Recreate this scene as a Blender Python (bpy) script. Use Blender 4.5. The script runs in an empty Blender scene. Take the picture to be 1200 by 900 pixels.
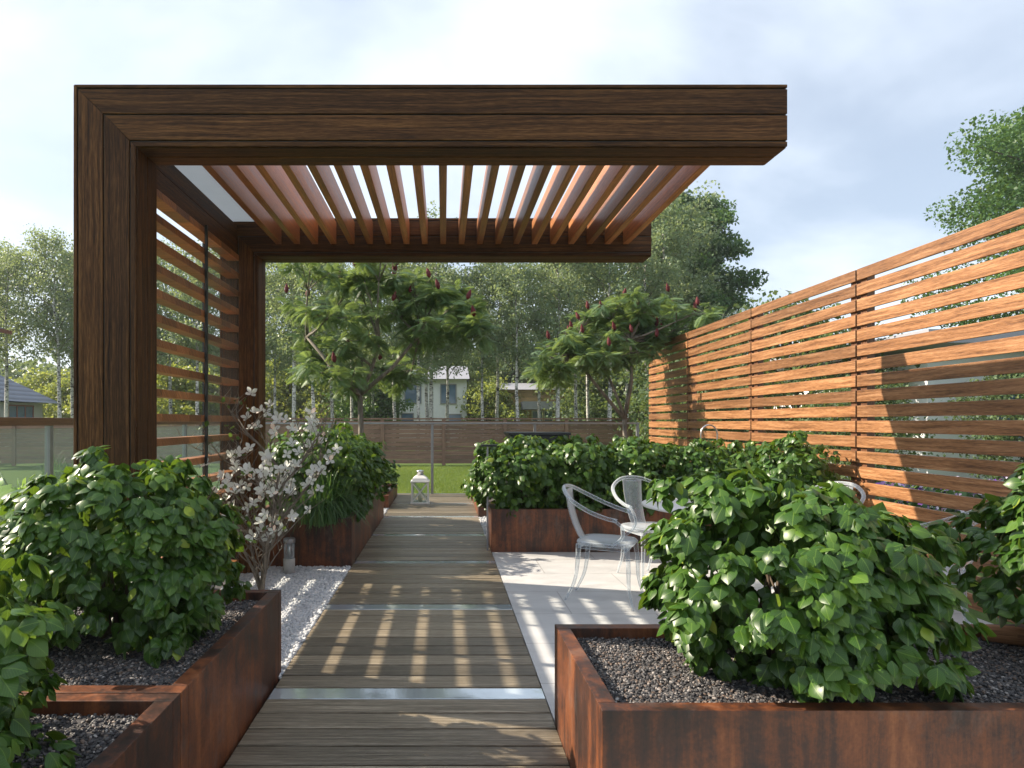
import bpy, math, random
import numpy as np
from mathutils import Vector, Matrix, noise as mnoise
R = math.radians
rng = np.random.default_rng(7)
random.seed(7)
scn = bpy.context.scene
COL = scn.collection

# ------------------------------------------------------------------ camera
EYE = 1.36
cd = bpy.data.cameras.new('camera'); cam = bpy.data.objects.new('camera', cd); COL.objects.link(cam)
cam.location = (0, 0, EYE); cam.rotation_euler = (R(90), 0, 0)
cd.sensor_width = 36; cd.lens = 22.2; cd.shift_x = 0.0667; cd.shift_y = 0.0375
cd.clip_start = 0.05; cd.clip_end = 2000
scn.camera = cam

# ------------------------------------------------------------------ sky + sun
SUN = Vector((-1.0, 0.26, 0.655)).normalized()          # towards the sun
elev = math.asin(SUN.z)
W = bpy.data.worlds.new('World'); scn.world = W; W.use_nodes = True
nt = W.node_tree; N = nt.nodes; L = nt.links
for n in list(N): N.remove(n)
wo = N.new('ShaderNodeOutputWorld'); bg = N.new('ShaderNodeBackground'); L.new(bg.outputs[0], wo.inputs[0])
bg.inputs['Strength'].default_value = 0.079
sky = N.new('ShaderNodeTexSky'); sky.sky_type = 'NISHITA'; sky.sun_disc = False
sky.sun_elevation = elev; sky.sun_rotation = math.atan2(SUN.x, SUN.y)
sky.air_density = 1.0; sky.dust_density = 1.5; sky.ozone_density = 1.5
tc = N.new('ShaderNodeTexCoord'); sp = N.new('ShaderNodeSeparateXYZ'); L.new(tc.outputs['Generated'], sp.inputs[0])
def wm(op, a, b=None, c=None):
    m = N.new('ShaderNodeMath'); m.operation = op
    for i, v in enumerate((a, b, c)):
        if v is None: continue
        if isinstance(v, (int, float)): m.inputs[i].default_value = v
        else: L.new(v, m.inputs[i])
    return m.outputs[0]
zz = wm('MAXIMUM', wm('ADD', sp.outputs[2], 0.22), 0.05)
cx = wm('DIVIDE', sp.outputs[0], zz); cy = wm('DIVIDE', sp.outputs[1], zz)
cb = N.new('ShaderNodeCombineXYZ'); L.new(wm('MULTIPLY', cx, 0.7), cb.inputs[0]); L.new(cy, cb.inputs[1])
cn = N.new('ShaderNodeTexNoise'); cn.inputs['Scale'].default_value = 1.1; cn.inputs['Detail'].default_value = 6
cn.inputs['Roughness'].default_value = 0.52; cn.inputs['Distortion'].default_value = 0.35
L.new(cb.outputs[0], cn.inputs['Vector'])
cr = N.new('ShaderNodeMapRange'); cr.interpolation_type = 'SMOOTHSTEP'
cr.inputs['From Min'].default_value = 0.36; cr.inputs['From Max'].default_value = 0.66
cr.inputs['To Min'].default_value = 0.34; cr.inputs['To Max'].default_value = 0.95
L.new(cn.outputs[0], cr.inputs[0])
mx = N.new('ShaderNodeMix'); mx.data_type = 'RGBA'
L.new(cr.outputs[0], mx.inputs[0]); L.new(sky.outputs[0], mx.inputs[6])
mx.inputs[7].default_value = (7.1, 7.8, 8.7, 1)
L.new(mx.outputs[2], bg.inputs['Color'])

sd = bpy.data.lights.new('sun', 'SUN'); sun = bpy.data.objects.new('sun', sd); COL.objects.link(sun)
sd.energy = 5.0; sd.angle = R(0.55); sd.color = (1.0, 0.88, 0.72)
sun.rotation_euler = SUN.to_track_quat('Z', 'Y').to_euler(); sun.location = (-10, 2, 10)

scn.view_settings.view_transform = 'Standard'; scn.view_settings.look = 'None'
scn.view_settings.gamma = 1; scn.view_settings.exposure = 1.06
scn.view_settings.use_curve_mapping = False

# ------------------------------------------------------------------ materials
class M:
    """small node helper"""
    def __init__(s, name):
        s.m = bpy.data.materials.new(name); s.m.use_nodes = True
        s.t = s.m.node_tree; s.N = s.t.nodes; s.L = s.t.links
        s.b = s.N['Principled BSDF']; s.out = s.N['Material Output']
    def n(s, typ, **kw):
        x = s.N.new(typ)
        for k, v in kw.items(): setattr(x, k, v)
        return x
    def set(s, node, key, v):
        if hasattr(v, 'links') or isinstance(v, bpy.types.NodeSocket): s.L.new(v, node.inputs[key])
        else: node.inputs[key].default_value = v
    def uv(s, sx=1, sy=1, sz=1, kind='UV'):
        t = s.n('ShaderNodeTexCoord'); mp = s.n('ShaderNodeMapping'); s.L.new(t.outputs[kind], mp.inputs[0])
        mp.inputs['Scale'].default_value = (sx, sy, sz); return mp.outputs[0]
    def noise(s, vec, scale=1, detail=4, rough=0.5, dist=0):
        x = s.n('ShaderNodeTexNoise'); s.L.new(vec, x.inputs['Vector'])
        x.inputs['Scale'].default_value = scale; x.inputs['Detail'].default_value = detail
        x.inputs['Roughness'].default_value = rough; x.inputs['Distortion'].default_value = dist
        return x.outputs[0]
    def ramp(s, fac, stops):
        x = s.n('ShaderNodeValToRGB'); s.L.new(fac, x.inputs[0]); e = x.color_ramp.elements
        while len(e) < len(stops): e.new(0.5)
        for i, (p, c) in enumerate(stops):
            e[i].position = p; e[i].color = (*c, 1) if len(c) == 3 else c
        return x.outputs[0]
    def math(s, op, a, b=0.0, clamp=False):
        x = s.n('ShaderNodeMath', operation=op, use_clamp=clamp)
        s.set(x, 0, a); s.set(x, 1, b); return x.outputs[0]
    def mix(s, f, a, b, blend='MIX'):
        x = s.n('ShaderNodeMix', data_type='RGBA', blend_type=blend)
        s.set(x, 0, f); s.set(x, 6, a); s.set(x, 7, b); return x.outputs[2]
    def attr(s, name='rnd'):
        x = s.n('ShaderNodeAttribute', attribute_name=name); return x.outputs['Fac']
    def bump(s, h, strength=0.3, dist=0.01):
        x = s.n('ShaderNodeBump'); x.inputs['Strength'].default_value = strength; x.inputs['Distance'].default_value = dist
        s.L.new(h, x.inputs['Height']); s.L.new(x.outputs[0], s.b.inputs['Normal'])
    def base(s, c): s.set(s.b, 'Base Color', c)
    def p(s, **kw):
        names = {'rough': 'Roughness', 'metal': 'Metallic', 'spec': 'Specular IOR Level', 'coat': 'Coat Weight'}
        for k, v in kw.items(): s.set(s.b, names[k], v)
        return s

def rgba(c, k=1): return (c[0]*k, c[1]*k, c[2]*k, 1)
def plain(name, c, rough=0.6, metal=0.0, var=0.12, scale=6, spec=0.5):
    m = M(name); nz = m.noise(m.uv(kind='Object'), scale, 5, 0.6)
    m.base(m.ramp(nz, [(0.3, rgba(c, 1-var)), (0.7, rgba(c, 1+var))])); m.p(rough=rough, metal=metal, spec=spec)
    m.bump(nz, 0.08, 0.01); return m.m

def wood(name, dark, mid, light, rough=0.45, grain=38, var=0.45, bump=0.35, blotch=0.35, spec=0.5, knots=False, seg=0):
    """grain runs along U (metres); rnd shifts tone per board"""
    m = M(name)
    v = m.uv(1, 1, 1)
    w = m.noise(m.uv(1.3, 5, 1), 1.0, 3, 0.5)                      # slow wander of the grain
    sep = m.n('ShaderNodeSeparateXYZ'); m.L.new(v, sep.inputs[0])
    vv = m.math('ADD', sep.outputs[1], m.math('MULTIPLY', w, 0.055))
    cmb = m.n('ShaderNodeCombineXYZ'); m.L.new(m.math('MULTIPLY', sep.outputs[0], 1.6), cmb.inputs[0]); m.L.new(m.math('MULTIPLY', vv, grain*2.0), cmb.inputs[1])
    g1 = m.noise(cmb.outputs[0], 1.0, 6, 0.62, 0.4)
    cmb2 = m.n('ShaderNodeCombineXYZ'); m.L.new(m.math('MULTIPLY', sep.outputs[0], 14), cmb2.inputs[0]); m.L.new(m.math('MULTIPLY', vv, grain*9), cmb2.inputs[1])
    g2 = m.noise(cmb2.outputs[0], 1.0, 3, 0.6)
    g = m.math('ADD', m.math('MULTIPLY', g1, 0.6), m.math('MULTIPLY', g2, 0.4))
    col = m.ramp(g, [(0.37, dark), (0.5, mid), (0.63, light)])
    bl = m.noise(m.uv(1.1, 2.5, 1), 1.2, 3, 0.5)
    k = m.math('ADD', m.math('MULTIPLY', m.attr(), var), m.math('MULTIPLY', bl, blotch*2))
    k = m.math('ADD', k, 1 - var*0.5 - blotch)
    kk = m.n('ShaderNodeCombineXYZ')
    for i in range(3): m.L.new(k, kk.inputs[i])
    col = m.mix(1.0, col, kk.outputs[0], 'MULTIPLY')
    m.base(col); m.p(rough=m.math('ADD', m.math('MULTIPLY', g1, 0.35), rough-0.17), spec=spec)
    m.bump(g, bump, 0.004)
    return m.m

MAT = {}
MAT['pergola'] = wood('pergola_wood', (0.014,0.0055,0.002), (0.068,0.028,0.009), (0.165,0.074,0.026), rough=0.5, grain=34, var=0.55, spec=0.14, bump=0.8)
MAT['louvre'] = wood('louvre_wood', (0.12,0.045,0.015), (0.29,0.115,0.040), (0.42,0.19,0.075), rough=0.38, grain=30, var=0.75, spec=0.5)
MAT['fence'] = wood('orange_fence_wood', (0.080,0.032,0.012), (0.235,0.104,0.040), (0.37,0.194,0.090), rough=0.46, grain=20, var=0.60, blotch=0.35, bump=0.9)
MAT['fencepost'] = wood('fence_post_wood', (0.06,0.025,0.011), (0.12,0.05,0.022), (0.18,0.08,0.035), rough=0.5)
MAT['deck'] = wood('weathered_deck_wood', (0.075,0.058,0.037), (0.170,0.138,0.094), (0.34,0.29,0.215), rough=0.36, grain=40, var=0.7, blotch=0.3, bump=0.8, spec=0.5)
MAT['backfence'] = wood('brown_back_fence_wood', (0.13,0.068,0.045), (0.22,0.12,0.08), (0.30,0.175,0.12), rough=0.7, grain=20, var=0.35)
MAT['siding'] = wood('yellow_siding', (0.42,0.27,0.11), (0.58,0.39,0.17), (0.68,0.47,0.22), rough=0.6, grain=8, var=0.2)
MAT['log'] = wood('log_wood', (0.12,0.05,0.02), (0.3,0.14,0.06), (0.4,0.2,0.1), rough=0.7, grain=30)

def corten():
    m = M('rusty_corten_steel')
    ob = m.uv(1, 1, 1, 'Object'); st = m.uv(9, 9, 0.8, 'Object')
    a = m.noise(ob, 2.6, 8, 0.66, 0.5); b = m.noise(st, 1.6, 7, 0.7, 0.3); c = m.noise(ob, 75, 4, 0.7)
    f = m.math('ADD', m.math('ADD', m.math('MULTIPLY', a, 0.45), m.math('MULTIPLY', b, 0.42)), m.math('MULTIPLY', c, 0.13))
    col = m.ramp(f, [(0.39, (0.018,0.011,0.009)), (0.46, (0.050,0.020,0.012)), (0.54, (0.150,0.048,0.017)), (0.66, (0.31,0.115,0.042))])
    g = m.noise(m.uv(3, 3, 1.6, 'Object'), 1.7, 6, 0.7)
    gm = m.ramp(g, [(0.56, (0,0,0)), (0.72, (0.45,0.45,0.45))])
    col = m.mix(gm, col, (0.16,0.125,0.105,1))
    m.base(col); m.p(rough=m.math('ADD', m.math('MULTIPLY', b, 0.4), 0.28), spec=0.45); m.bump(c, 0.25, 0.003)
    return m.m
MAT['corten'] = corten()

def leafmat(name, c1, c2, c3, rough=0.36, trans=0.3, vein=True, spec=0.5, tcol=None):
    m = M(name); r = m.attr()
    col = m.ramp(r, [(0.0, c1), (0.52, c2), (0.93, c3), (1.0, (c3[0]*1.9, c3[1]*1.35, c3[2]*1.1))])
    if vein:
        sep = m.n('ShaderNodeSeparateXYZ'); m.L.new(m.uv(), sep.inputs[0])
        d = m.math('ABSOLUTE', m.math('SUBTRACT', sep.outputs[0], 0.5))
        v = m.math('LESS_THAN', d, 0.022)
        w = m.math('SINE', m.math('MULTIPLY', m.math('SUBTRACT', sep.outputs[1], m.math('MULTIPLY', d, 0.9)), 48))
        v2 = m.math('MULTIPLY', m.math('GREATER_THAN', w, 0.93), 0.35)
        f = m.math('MAXIMUM', m.math('MULTIPLY', v, 0.6), v2)
        col = m.mix(f, col, (c3[0]*1.5, c3[1]*1.35, c3[2]*1.5, 1))
    m.base(col); m.p(rough=rough, spec=spec)
    tr = m.n('ShaderNodeBsdfTranslucent'); 
    tcx = m.mix(0.5, col, tcol or (c3[0]*2.2+0.03, c3[1]*2.0, c3[2]*0.9, 1)); m.L.new(tcx, tr.inputs[0])
    ms = m.n('ShaderNodeMixShader'); ms.inputs[0].default_value = trans
    m.L.new(m.b.outputs[0], ms.inputs[1]); m.L.new(tr.outputs[0], ms.inputs[2]); m.L.new(ms.outputs[0], m.out.inputs[0])
    return m.m
MAT['leaf'] = leafmat('glossy_green_leaf', (0.013,0.044,0.008), (0.039,0.102,0.015), (0.115,0.210,0.030), rough=0.36, trans=0.27, spec=0.42)
MAT['grassleaf'] = leafmat('grass_blade_leaf', (0.03,0.085,0.022), (0.045,0.12,0.03), (0.08,0.17,0.045), rough=0.4, trans=0.3, vein=False)
MAT['sumac'] = leafmat('sumac_leaf', (0.05,0.105,0.05), (0.095,0.17,0.072), (0.18,0.27,0.105), rough=0.5, trans=0.35, vein=False)
MAT['birch'] = leafmat('birch_leaf', (0.095,0.15,0.085), (0.15,0.215,0.12), (0.22,0.29,0.16), rough=0.5, trans=0.4, vein=False)
MAT['maple'] = leafmat('dark_maple_leaf', (0.03,0.08,0.022), (0.055,0.13,0.033), (0.095,0.185,0.045), rough=0.5, trans=0.3, vein=False)
MAT['yellowleaf'] = leafmat('yellow_green_leaf', (0.11,0.17,0.045), (0.18,0.24,0.06), (0.27,0.32,0.08), rough=0.5, trans=0.4, vein=False)
MAT['wood_mass'] = leafmat('woodland_leaf', (0.05,0.09,0.04), (0.085,0.14,0.06), (0.13,0.19,0.08), rough=0.6, trans=0.35, vein=False)
MAT['lime'] = leafmat('lime_leaf', (0.16,0.3,0.04), (0.25,0.42,0.05), (0.35,0.5,0.08), rough=0.4, trans=0.45)
MAT['lawnblade'] = leafmat('lawn_blade', (0.085,0.15,0.025), (0.13,0.205,0.04), (0.19,0.27,0.06), rough=0.6, trans=0.3, vein=False)
MAT['petal'] = leafmat('white_petal', (0.74,0.76,0.66), (0.82,0.83,0.78), (0.85,0.86,0.84), rough=0.55, trans=0.3, vein=False, tcol=(0.85,0.88,0.82,1))
MAT['flowers'] = None
def bark(name, a, b, scale=12):
    m = M(name); nz = m.noise(m.uv(1, 1, 0.3, 'Object'), scale, 5, 0.65)
    m.base(m.ramp(nz, [(0.35, a), (0.65, b)])); m.p(rough=0.85); m.bump(nz, 0.5, 0.02); return m.m
MAT['bark'] = bark('grey_brown_bark', (0.10,0.085,0.065), (0.25,0.215,0.17), 25)
MAT['darkbark'] = bark('dark_bark', (0.05,0.04,0.03), (0.12,0.10,0.08))
def birchbark():
    m = M('birch_bark'); nz = m.noise(m.uv(2.2, 2.2, 4.5, 'Object'), 2.3, 6, 0.75, 1.2)
    m.base(m.ramp(nz, [(0.44, (0.035,0.03,0.028)), (0.51, (0.60,0.58,0.54)), (1, (0.72,0.70,0.66))])); m.p(rough=0.7); return m.m
MAT['birchbark'] = birchbark()
MAT['stem'] = plain('brown_stem', (0.09,0.065,0.04), 0.8)
MAT['seed'] = plain('crimson_seed_cone', (0.10,0.007,0.009), 0.8, var=0.3, scale=60)
def stones(name, stops, rough=0.7):
    m = M(name); r = m.attr(); nz = m.noise(m.uv(kind='Object'), 90, 3, 0.6)
    col = m.ramp(m.math('ADD', m.math('MULTIPLY', r, 0.85), m.math('MULTIPLY', nz, 0.15)), stops)
    m.base(col); m.p(rough=rough); return m.m
MAT['gravel'] = stones('dark_gravel', [(0.0,(0.022,0.021,0.024)), (0.4,(0.055,0.053,0.056)), (0.65,(0.12,0.113,0.11)), (0.8,(0.13,0.085,0.06)), (0.95,(0.42,0.40,0.38))], 0.6)
MAT['pebble'] = stones('white_pebble', [(0.0,(0.38,0.40,0.43)), (0.6,(0.54,0.55,0.56)), (1,(0.70,0.69,0.67))], 0.55)
def soil():
    m = M('dark_gravel_bed'); nz = m.noise(m.uv(kind='Object'), 160, 4, 0.7)
    m.base(m.ramp(nz, [(0.35,(0.025,0.024,0.025)), (0.6,(0.13,0.12,0.12))])); m.p(rough=0.9); m.bump(nz, 1.0, 0.01); return m.m
MAT['soil'] = soil()
def lawn():
    m = M('lawn'); a = m.noise(m.uv(kind='Object'), 0.8, 5, 0.6); b = m.noise(m.uv(kind='Object'), 40, 5, 0.7)
    f = m.math('ADD', m.math('MULTIPLY', a, 0.5), m.math('MULTIPLY', b, 0.5))
    m.base(m.ramp(f, [(0.3,(0.07,0.12,0.025)), (0.7,(0.14,0.21,0.05))])); m.p(rough=0.9, spec=0.2); m.bump(b, 0.8, 0.05); return m.m
MAT['lawn'] = lawn()
def paving():
    m = M('pale_stone_paving')
    br = m.n('ShaderNodeTexBrick'); m.L.new(m.uv(kind='Object'), br.inputs['Vector'])
    br.offset = 0.5; br.inputs['Scale'].default_value = 1.0; br.inputs['Brick Width'].default_value = 1.2; br.inputs['Row Height'].default_value = 0.6
    br.inputs['Mortar Size'].default_value = 0.004; br.inputs['Color1'].default_value = (0.54,0.54,0.535,1); br.inputs['Color2'].default_value = (0.60,0.60,0.595,1)
    br.inputs['Mortar'].default_value = (0.36,0.35,0.34,1); br.inputs['Bias'].default_value = 0.0
    nz = m.noise(m.uv(1, 2.2, 1, 'Object'), 3.0, 7, 0.65, 0.4); fine = m.noise(m.uv(kind='Object'), 140, 3, 0.6)
    k = m.ramp(nz, [(0.3,(0.80,0.80,0.80)), (0.7,(1.06,1.05,1.04))])
    m.base(m.mix(1.0, br.outputs['Color'], k, 'MULTIPLY')); m.p(rough=m.math('ADD', m.math('MULTIPLY', nz, 0.4), 0.28)); m.bump(m.math('SUBTRACT', m.math('MULTIPLY', fine, 0.2), br.outputs['Fac']), 0.25, 0.003)
    return m.m
MAT['paving'] = paving()
def steelstrip():
    m = M('polished_steel'); nz = m.noise(m.uv(kind='Object'), 5, 3, 0.5)
    m.base((0.62,0.68,0.72,1)); m.p(metal=0.6, rough=m.math('ADD', m.math('MULTIPLY', nz, 0.12), 0.05)); m.bump(nz, 0.10, 0.02); return m.m
MAT['strip'] = steelstrip()
MAT['steel'] = plain('brushed_steel', (0.55,0.56,0.57), 0.3, 1.0)
MAT['greymetal'] = plain('grey_metal', (0.30,0.30,0.31), 0.45, 0.6)
MAT['darkmetal'] = plain('dark_metal', (0.03,0.035,0.035), 0.4, 0.3)
MAT['anthracite'] = plain('anthracite_panel', (0.025,0.028,0.032), 0.45, 0.1)
MAT['railwood'] = wood('rail_wood', (0.06,0.03,0.016), (0.12,0.06,0.03), (0.18,0.10,0.05), rough=0.4)
MAT['white'] = plain('white_painted_wood', (0.72,0.71,0.68), 0.5, var=0.06)
MAT['plaster'] = plain('white_plaster', (0.88,0.88,0.87), 0.85, var=0.04, scale=2)
MAT['greyplaster'] = plain('grey_plaster', (0.5,0.5,0.49), 0.85, var=0.05, scale=2)
MAT['concrete'] = plain('concrete', (0.42,0.41,0.39), 0.8, var=0.15, scale=20)
MAT['roofgrey'] = plain('grey_roof', (0.30,0.30,0.33), 0.6, var=0.08)
def tiles():
    m = M('blue_grey_roof_tiles'); wv = m.n('ShaderNodeTexWave', wave_type='BANDS', bands_direction='Z'); m.L.new(m.uv(kind='Object'), wv.inputs['Vector'])
    wv.inputs['Scale'].default_value = 1.1
    m.base(m.ramp(wv.outputs[1] if len(wv.outputs) > 1 else wv.outputs[0], [(0.1,(0.07,0.085,0.12)), (0.5,(0.13,0.155,0.21))])); m.p(rough=0.5); m.bump(wv.outputs[1], 0.6, 0.05); return m.m
MAT['tiles'] = tiles()
MAT['winglass'] = plain('window_glass', (0.10,0.17,0.25), 0.08, 0.0, var=0.25, scale=0.7, spec=1.0)
MAT['candle'] = plain('candle_wax', (0.75,0.7,0.55), 0.5)
MAT['redbrown'] = plain('red_brown_trim', (0.22,0.08,0.05), 0.6)

def clear(name, tint, body, lo, hi, rough=0.05):
    """thin clear plastic or glass: see-through with a reflective, slightly milky skin"""
    m = M(name); m.base(body); m.p(rough=rough, spec=0.8)
    tr = m.n('ShaderNodeBsdfTransparent'); tr.inputs[0].default_value = tint
    lw = m.n('ShaderNodeLayerWeight'); lw.inputs[0].default_value = 0.45
    f = m.n('ShaderNodeMapRange'); m.L.new(lw.outputs['Facing'], f.inputs[0]); f.inputs[3].default_value = lo; f.inputs[4].default_value = hi
    ms = m.n('ShaderNodeMixShader'); m.L.new(f.outputs[0], ms.inputs[0]); m.L.new(tr.outputs[0], ms.inputs[1]); m.L.new(m.b.outputs[0], ms.inputs[2])
    m.L.new(ms.outputs[0], m.out.inputs[0]); return m.m
MAT['acrylic'] = clear('clear_acrylic', (0.90,0.93,0.95,1), (0.74,0.78,0.81,1), 0.09, 0.72)
MAT['glass'] = clear('railing_glass', (0.90,0.95,0.92,1), (0.45,0.52,0.50,1), 0.05, 0.5)
MAT['clearglass'] = clear('clear_glass', (0.97,0.98,0.97,1), (0.3,0.35,0.33,1), 0.01, 0.12)
MAT['frost'] = clear('frosted_roof_panel', (0.75,0.78,0.80,1), (0.62,0.64,0.66,1), 0.72, 0.9, 0.35)
def frost():
    m = M('translucent_roof_sheet'); nz = m.noise(m.uv(kind='Object'), 3, 5, 0.6)
    m.base(m.ramp(nz, [(0.3,(0.5,0.52,0.54)), (0.7,(0.66,0.68,0.70))])); m.p(rough=0.3)
    tr = m.n('ShaderNodeBsdfTranslucent'); tr.inputs[0].default_value = (0.50,0.54,0.58,1)
    ms = m.n('ShaderNodeMixShader'); ms.inputs[0].default_value = 0.6; m.L.new(m.b.outputs[0], ms.inputs[1]); m.L.new(tr.outputs[0], ms.inputs[2]); m.L.new(ms.outputs[0], m.out.inputs[0]); return m.m
MAT['frost'] = frost()
def flowers():
    m = M('mixed_flowers'); r = m.attr()
    m.base(m.ramp(r, [(0.0,(0.75,0.72,0.75)), (0.35,(0.35,0.12,0.5)), (0.6,(0.25,0.08,0.45)), (0.8,(0.8,0.75,0.8)), (1,(0.6,0.2,0.4))])); m.p(rough=0.7); return m.m
MAT['flowers'] = flowers()

# ------------------------------------------------------------------ mesh helpers
def tag(o, label=None, cat=None, group=None, kind=None):
    if label: o['label'] = label
    if cat: o['category'] = cat
    if group: o['group'] = group
    if kind: o['kind'] = kind
    return o
def empty(name, loc, label, cat, group=None, rz=0):
    o = bpy.data.objects.new(name, None); COL.objects.link(o); o.location = loc; o.rotation_euler = (0, 0, rz)
    o.empty_display_size = 0.1
    return tag(o, label, cat, group)
def wloc(p):
    v = Vector((0, 0, 0))
    while p is not None: v += p.location; p = p.parent
    return v
def link_mesh(name, me, mat, parent=None, origin=None):
    o = bpy.data.objects.new(name, me); COL.objects.link(o)
    if mat is not None: me.materials.append(MAT[mat] if isinstance(mat, str) else mat)
    if parent is not None: o.parent = parent
    elif origin is not None: o.location = origin
    return o

class MB:
    def __init__(s): s.v = []; s.f = []; s.uv = []; s.r = []; s.sm = []
    def _add(s, vs, fs, uvs=None, r=None, smooth=False):
        b = len(s.v); s.v += [tuple(v) for v in vs]
        r = random.random() if r is None else r
        s.r += [r]*len(vs)
        for i, f in enumerate(fs):
            s.f.append(tuple(b+k for k in f)); s.sm.append(smooth)
            s.uv.append(uvs[i] if uvs else [(vs[k][0], vs[k][2] if abs(vs[k][2]) > 1e-6 else vs[k][1]) for k in f])
        return s
    def box(s, x0, x1, y0, y1, z0, z1, r=None, axis=None, M4=None):
        P = [(x, y, z) for x in (x0, x1) for y in (y0, y1) for z in (z0, z1)]
        F = [(0,1,3,2), (4,6,7,5), (0,4,5,1), (2,3,7,6), (0,2,6,4), (1,5,7,3)]
        d = (x1-x0, y1-y0, z1-z0); a = axis if axis is not None else d.index(max(d))
        o1, o2 = random.uniform(0, 50), random.uniform(0, 50); ot = [i for i in range(3) if i != a]
        uvs = [[(P[k][a]+o1, P[k][ot[0]]+P[k][ot[1]]*1.0+o2) for k in f] for f in F]
        if M4 is not None: P = [tuple(M4 @ Vector(p)) for p in P]
        return s._add(P, F, uvs, r)
    def prism(s, poly, a0, a1, axis='y', r=None, grain=0):
        """poly in the two other axes, extruded along axis"""
        def P(u, w, t):
            return {'y': (u, t, w), 'x': (t, u, w), 'z': (u, w, t)}[axis]
        n = len(poly); vs = [P(u, w, a0) for u, w in poly] + [P(u, w, a1) for u, w in poly]
        fs = [tuple(range(n)), tuple(range(2*n-1, n-1, -1))] + [(i, n+i, n+(i+1) % n, (i+1) % n) for i in range(n)]
        o1, o2 = random.uniform(0, 50), random.uniform(0, 50)
        ot = [i for i in range(3) if i != grain]
        uvs = [[(vs[k][grain]+o1, vs[k][ot[0]]+vs[k][ot[1]]+o2) for k in f] for f in fs]
        return s._add(vs, fs, uvs, r)
    def tube(s, pts, rad, n=8, cap=True, flat=1.0, r=None):
        pts = [Vector(p) for p in pts]
        if not hasattr(rad, '__len__'): rad = [rad]*len(pts)
        vs = []; ref = Vector((0, 0, 1)); prev = None
        for i, p in enumerate(pts):
            t = (pts[min(i+1, len(pts)-1)] - pts[max(i-1, 0)]).normalized()
            if prev is None:
                ax = ref if abs(t.dot(ref)) < 0.9 else Vector((1, 0, 0)); u = t.cross(ax).normalized()
            else: u = (prev - t*prev.dot(t)).normalized()
            prev = u; w = t.cross(u)
            for k in range(n):
                a = 2*math.pi*k/n; vs.append(p + (u*math.cos(a) + w*math.sin(a)*flat)*rad[i])
        fs = []; m = len(pts); uvs = []
        ln = [0]
        for i in range(1, m): ln.append(ln[-1] + (pts[i]-pts[i-1]).length)
        for i in range(m-1):
            for k in range(n):
                k2 = (k+1) % n
                fs.append((i*n+k, i*n+k2, (i+1)*n+k2, (i+1)*n+k)); c = 6.28*rad[i]/n
                uvs.append([(ln[i], k*c), (ln[i], (k+1)*c), (ln[i+1], (k+1)*c), (ln[i+1], k*c)])
        if cap:
            fs.append(tuple(range(n-1, -1, -1))); uvs.append([(0, 0)]*n)
            fs.append(tuple(range((m-1)*n, m*n))); uvs.append([(0, 0)]*n)
        return s._add(vs, fs, uvs, r, smooth=True)
    def lathe(s, prof, c=(0, 0, 0), n=20, r=None):
        vs = []; fs = []
        for (rr, z) in prof:
            for k in range(n):
                a = 2*math.pi*k/n; vs.append((c[0]+rr*math.cos(a), c[1]+rr*math.sin(a), c[2]+z))
        for i in range(len(prof)-1):
            for k in range(n):
                k2 = (k+1) % n; fs.append((i*n+k, i*n+k2, (i+1)*n+k2, (i+1)*n+k))
        fs.append(tuple(range(n-1, -1, -1))); fs.append(tuple(range((len(prof)-1)*n, len(prof)*n)))
        return s._add(vs, fs, None, r, smooth=True)
    def build(s, name, mat, parent=None, origin=None, bevel=0, label=None, cat=None, group=None, kind=None, seg=2):
        if parent is not None: o0 = wloc(parent)
        else:
            if origin is None:
                a = np.array(s.v); origin = (float((a[:,0].min()+a[:,0].max())/2), float((a[:,1].min()+a[:,1].max())/2), float(a[:,2].min()))
            o0 = Vector(origin)
        me = bpy.data.meshes.new(name)
        me.from_pydata([(v[0]-o0.x, v[1]-o0.y, v[2]-o0.z) for v in s.v], [], s.f)
        ul = me.uv_layers.new(name='UVMap'); flat = []
        for u in s.uv:
            for c in u: flat += [c[0], c[1]]
        ul.data.foreach_set('uv', flat)
        at = me.attributes.new('rnd', 'FLOAT', 'POINT'); at.data.foreach_set('value', s.r)
        me.polygons.foreach_set('use_smooth', s.sm); me.update()
        o = link_mesh(name, me, mat, parent, origin)
        if bevel:
            b = o.modifiers.new('bevel', 'BEVEL'); b.width = bevel; b.segments = seg; b.limit_method = 'ANGLE'; b.angle_limit = R(40)
        return tag(o, label, cat, group, kind)

def np_mesh(name, V, quads_or_tris, k, rnd=None, uv=None, smooth=True):
    """V (n,3); F (m,k)"""
    F = np.asarray(quads_or_tris, dtype=np.int32); me = bpy.data.meshes.new(name)
    me.vertices.add(len(V)); me.vertices.foreach_set('co', np.asarray(V, dtype=np.float32).ravel())
    me.loops.add(F.size); me.loops.foreach_set('vertex_index', F.ravel())
    me.polygons.add(len(F)); me.polygons.foreach_set('loop_start', np.arange(0, F.size, k, dtype=np.int32))
    me.polygons.foreach_set('use_smooth', np.full(len(F), smooth))
    me.update(calc_edges=True)
    if rnd is not None:
        at = me.attributes.new('rnd', 'FLOAT', 'POINT'); at.data.foreach_set('value', np.asarray(rnd, dtype=np.float32))
    if uv is not None:
        ul = me.uv_layers.new(name='UVMap'); ul.data.foreach_set('uv', np.asarray(uv, dtype=np.float32)[F.ravel()].ravel())
    me.validate(); return me

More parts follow.
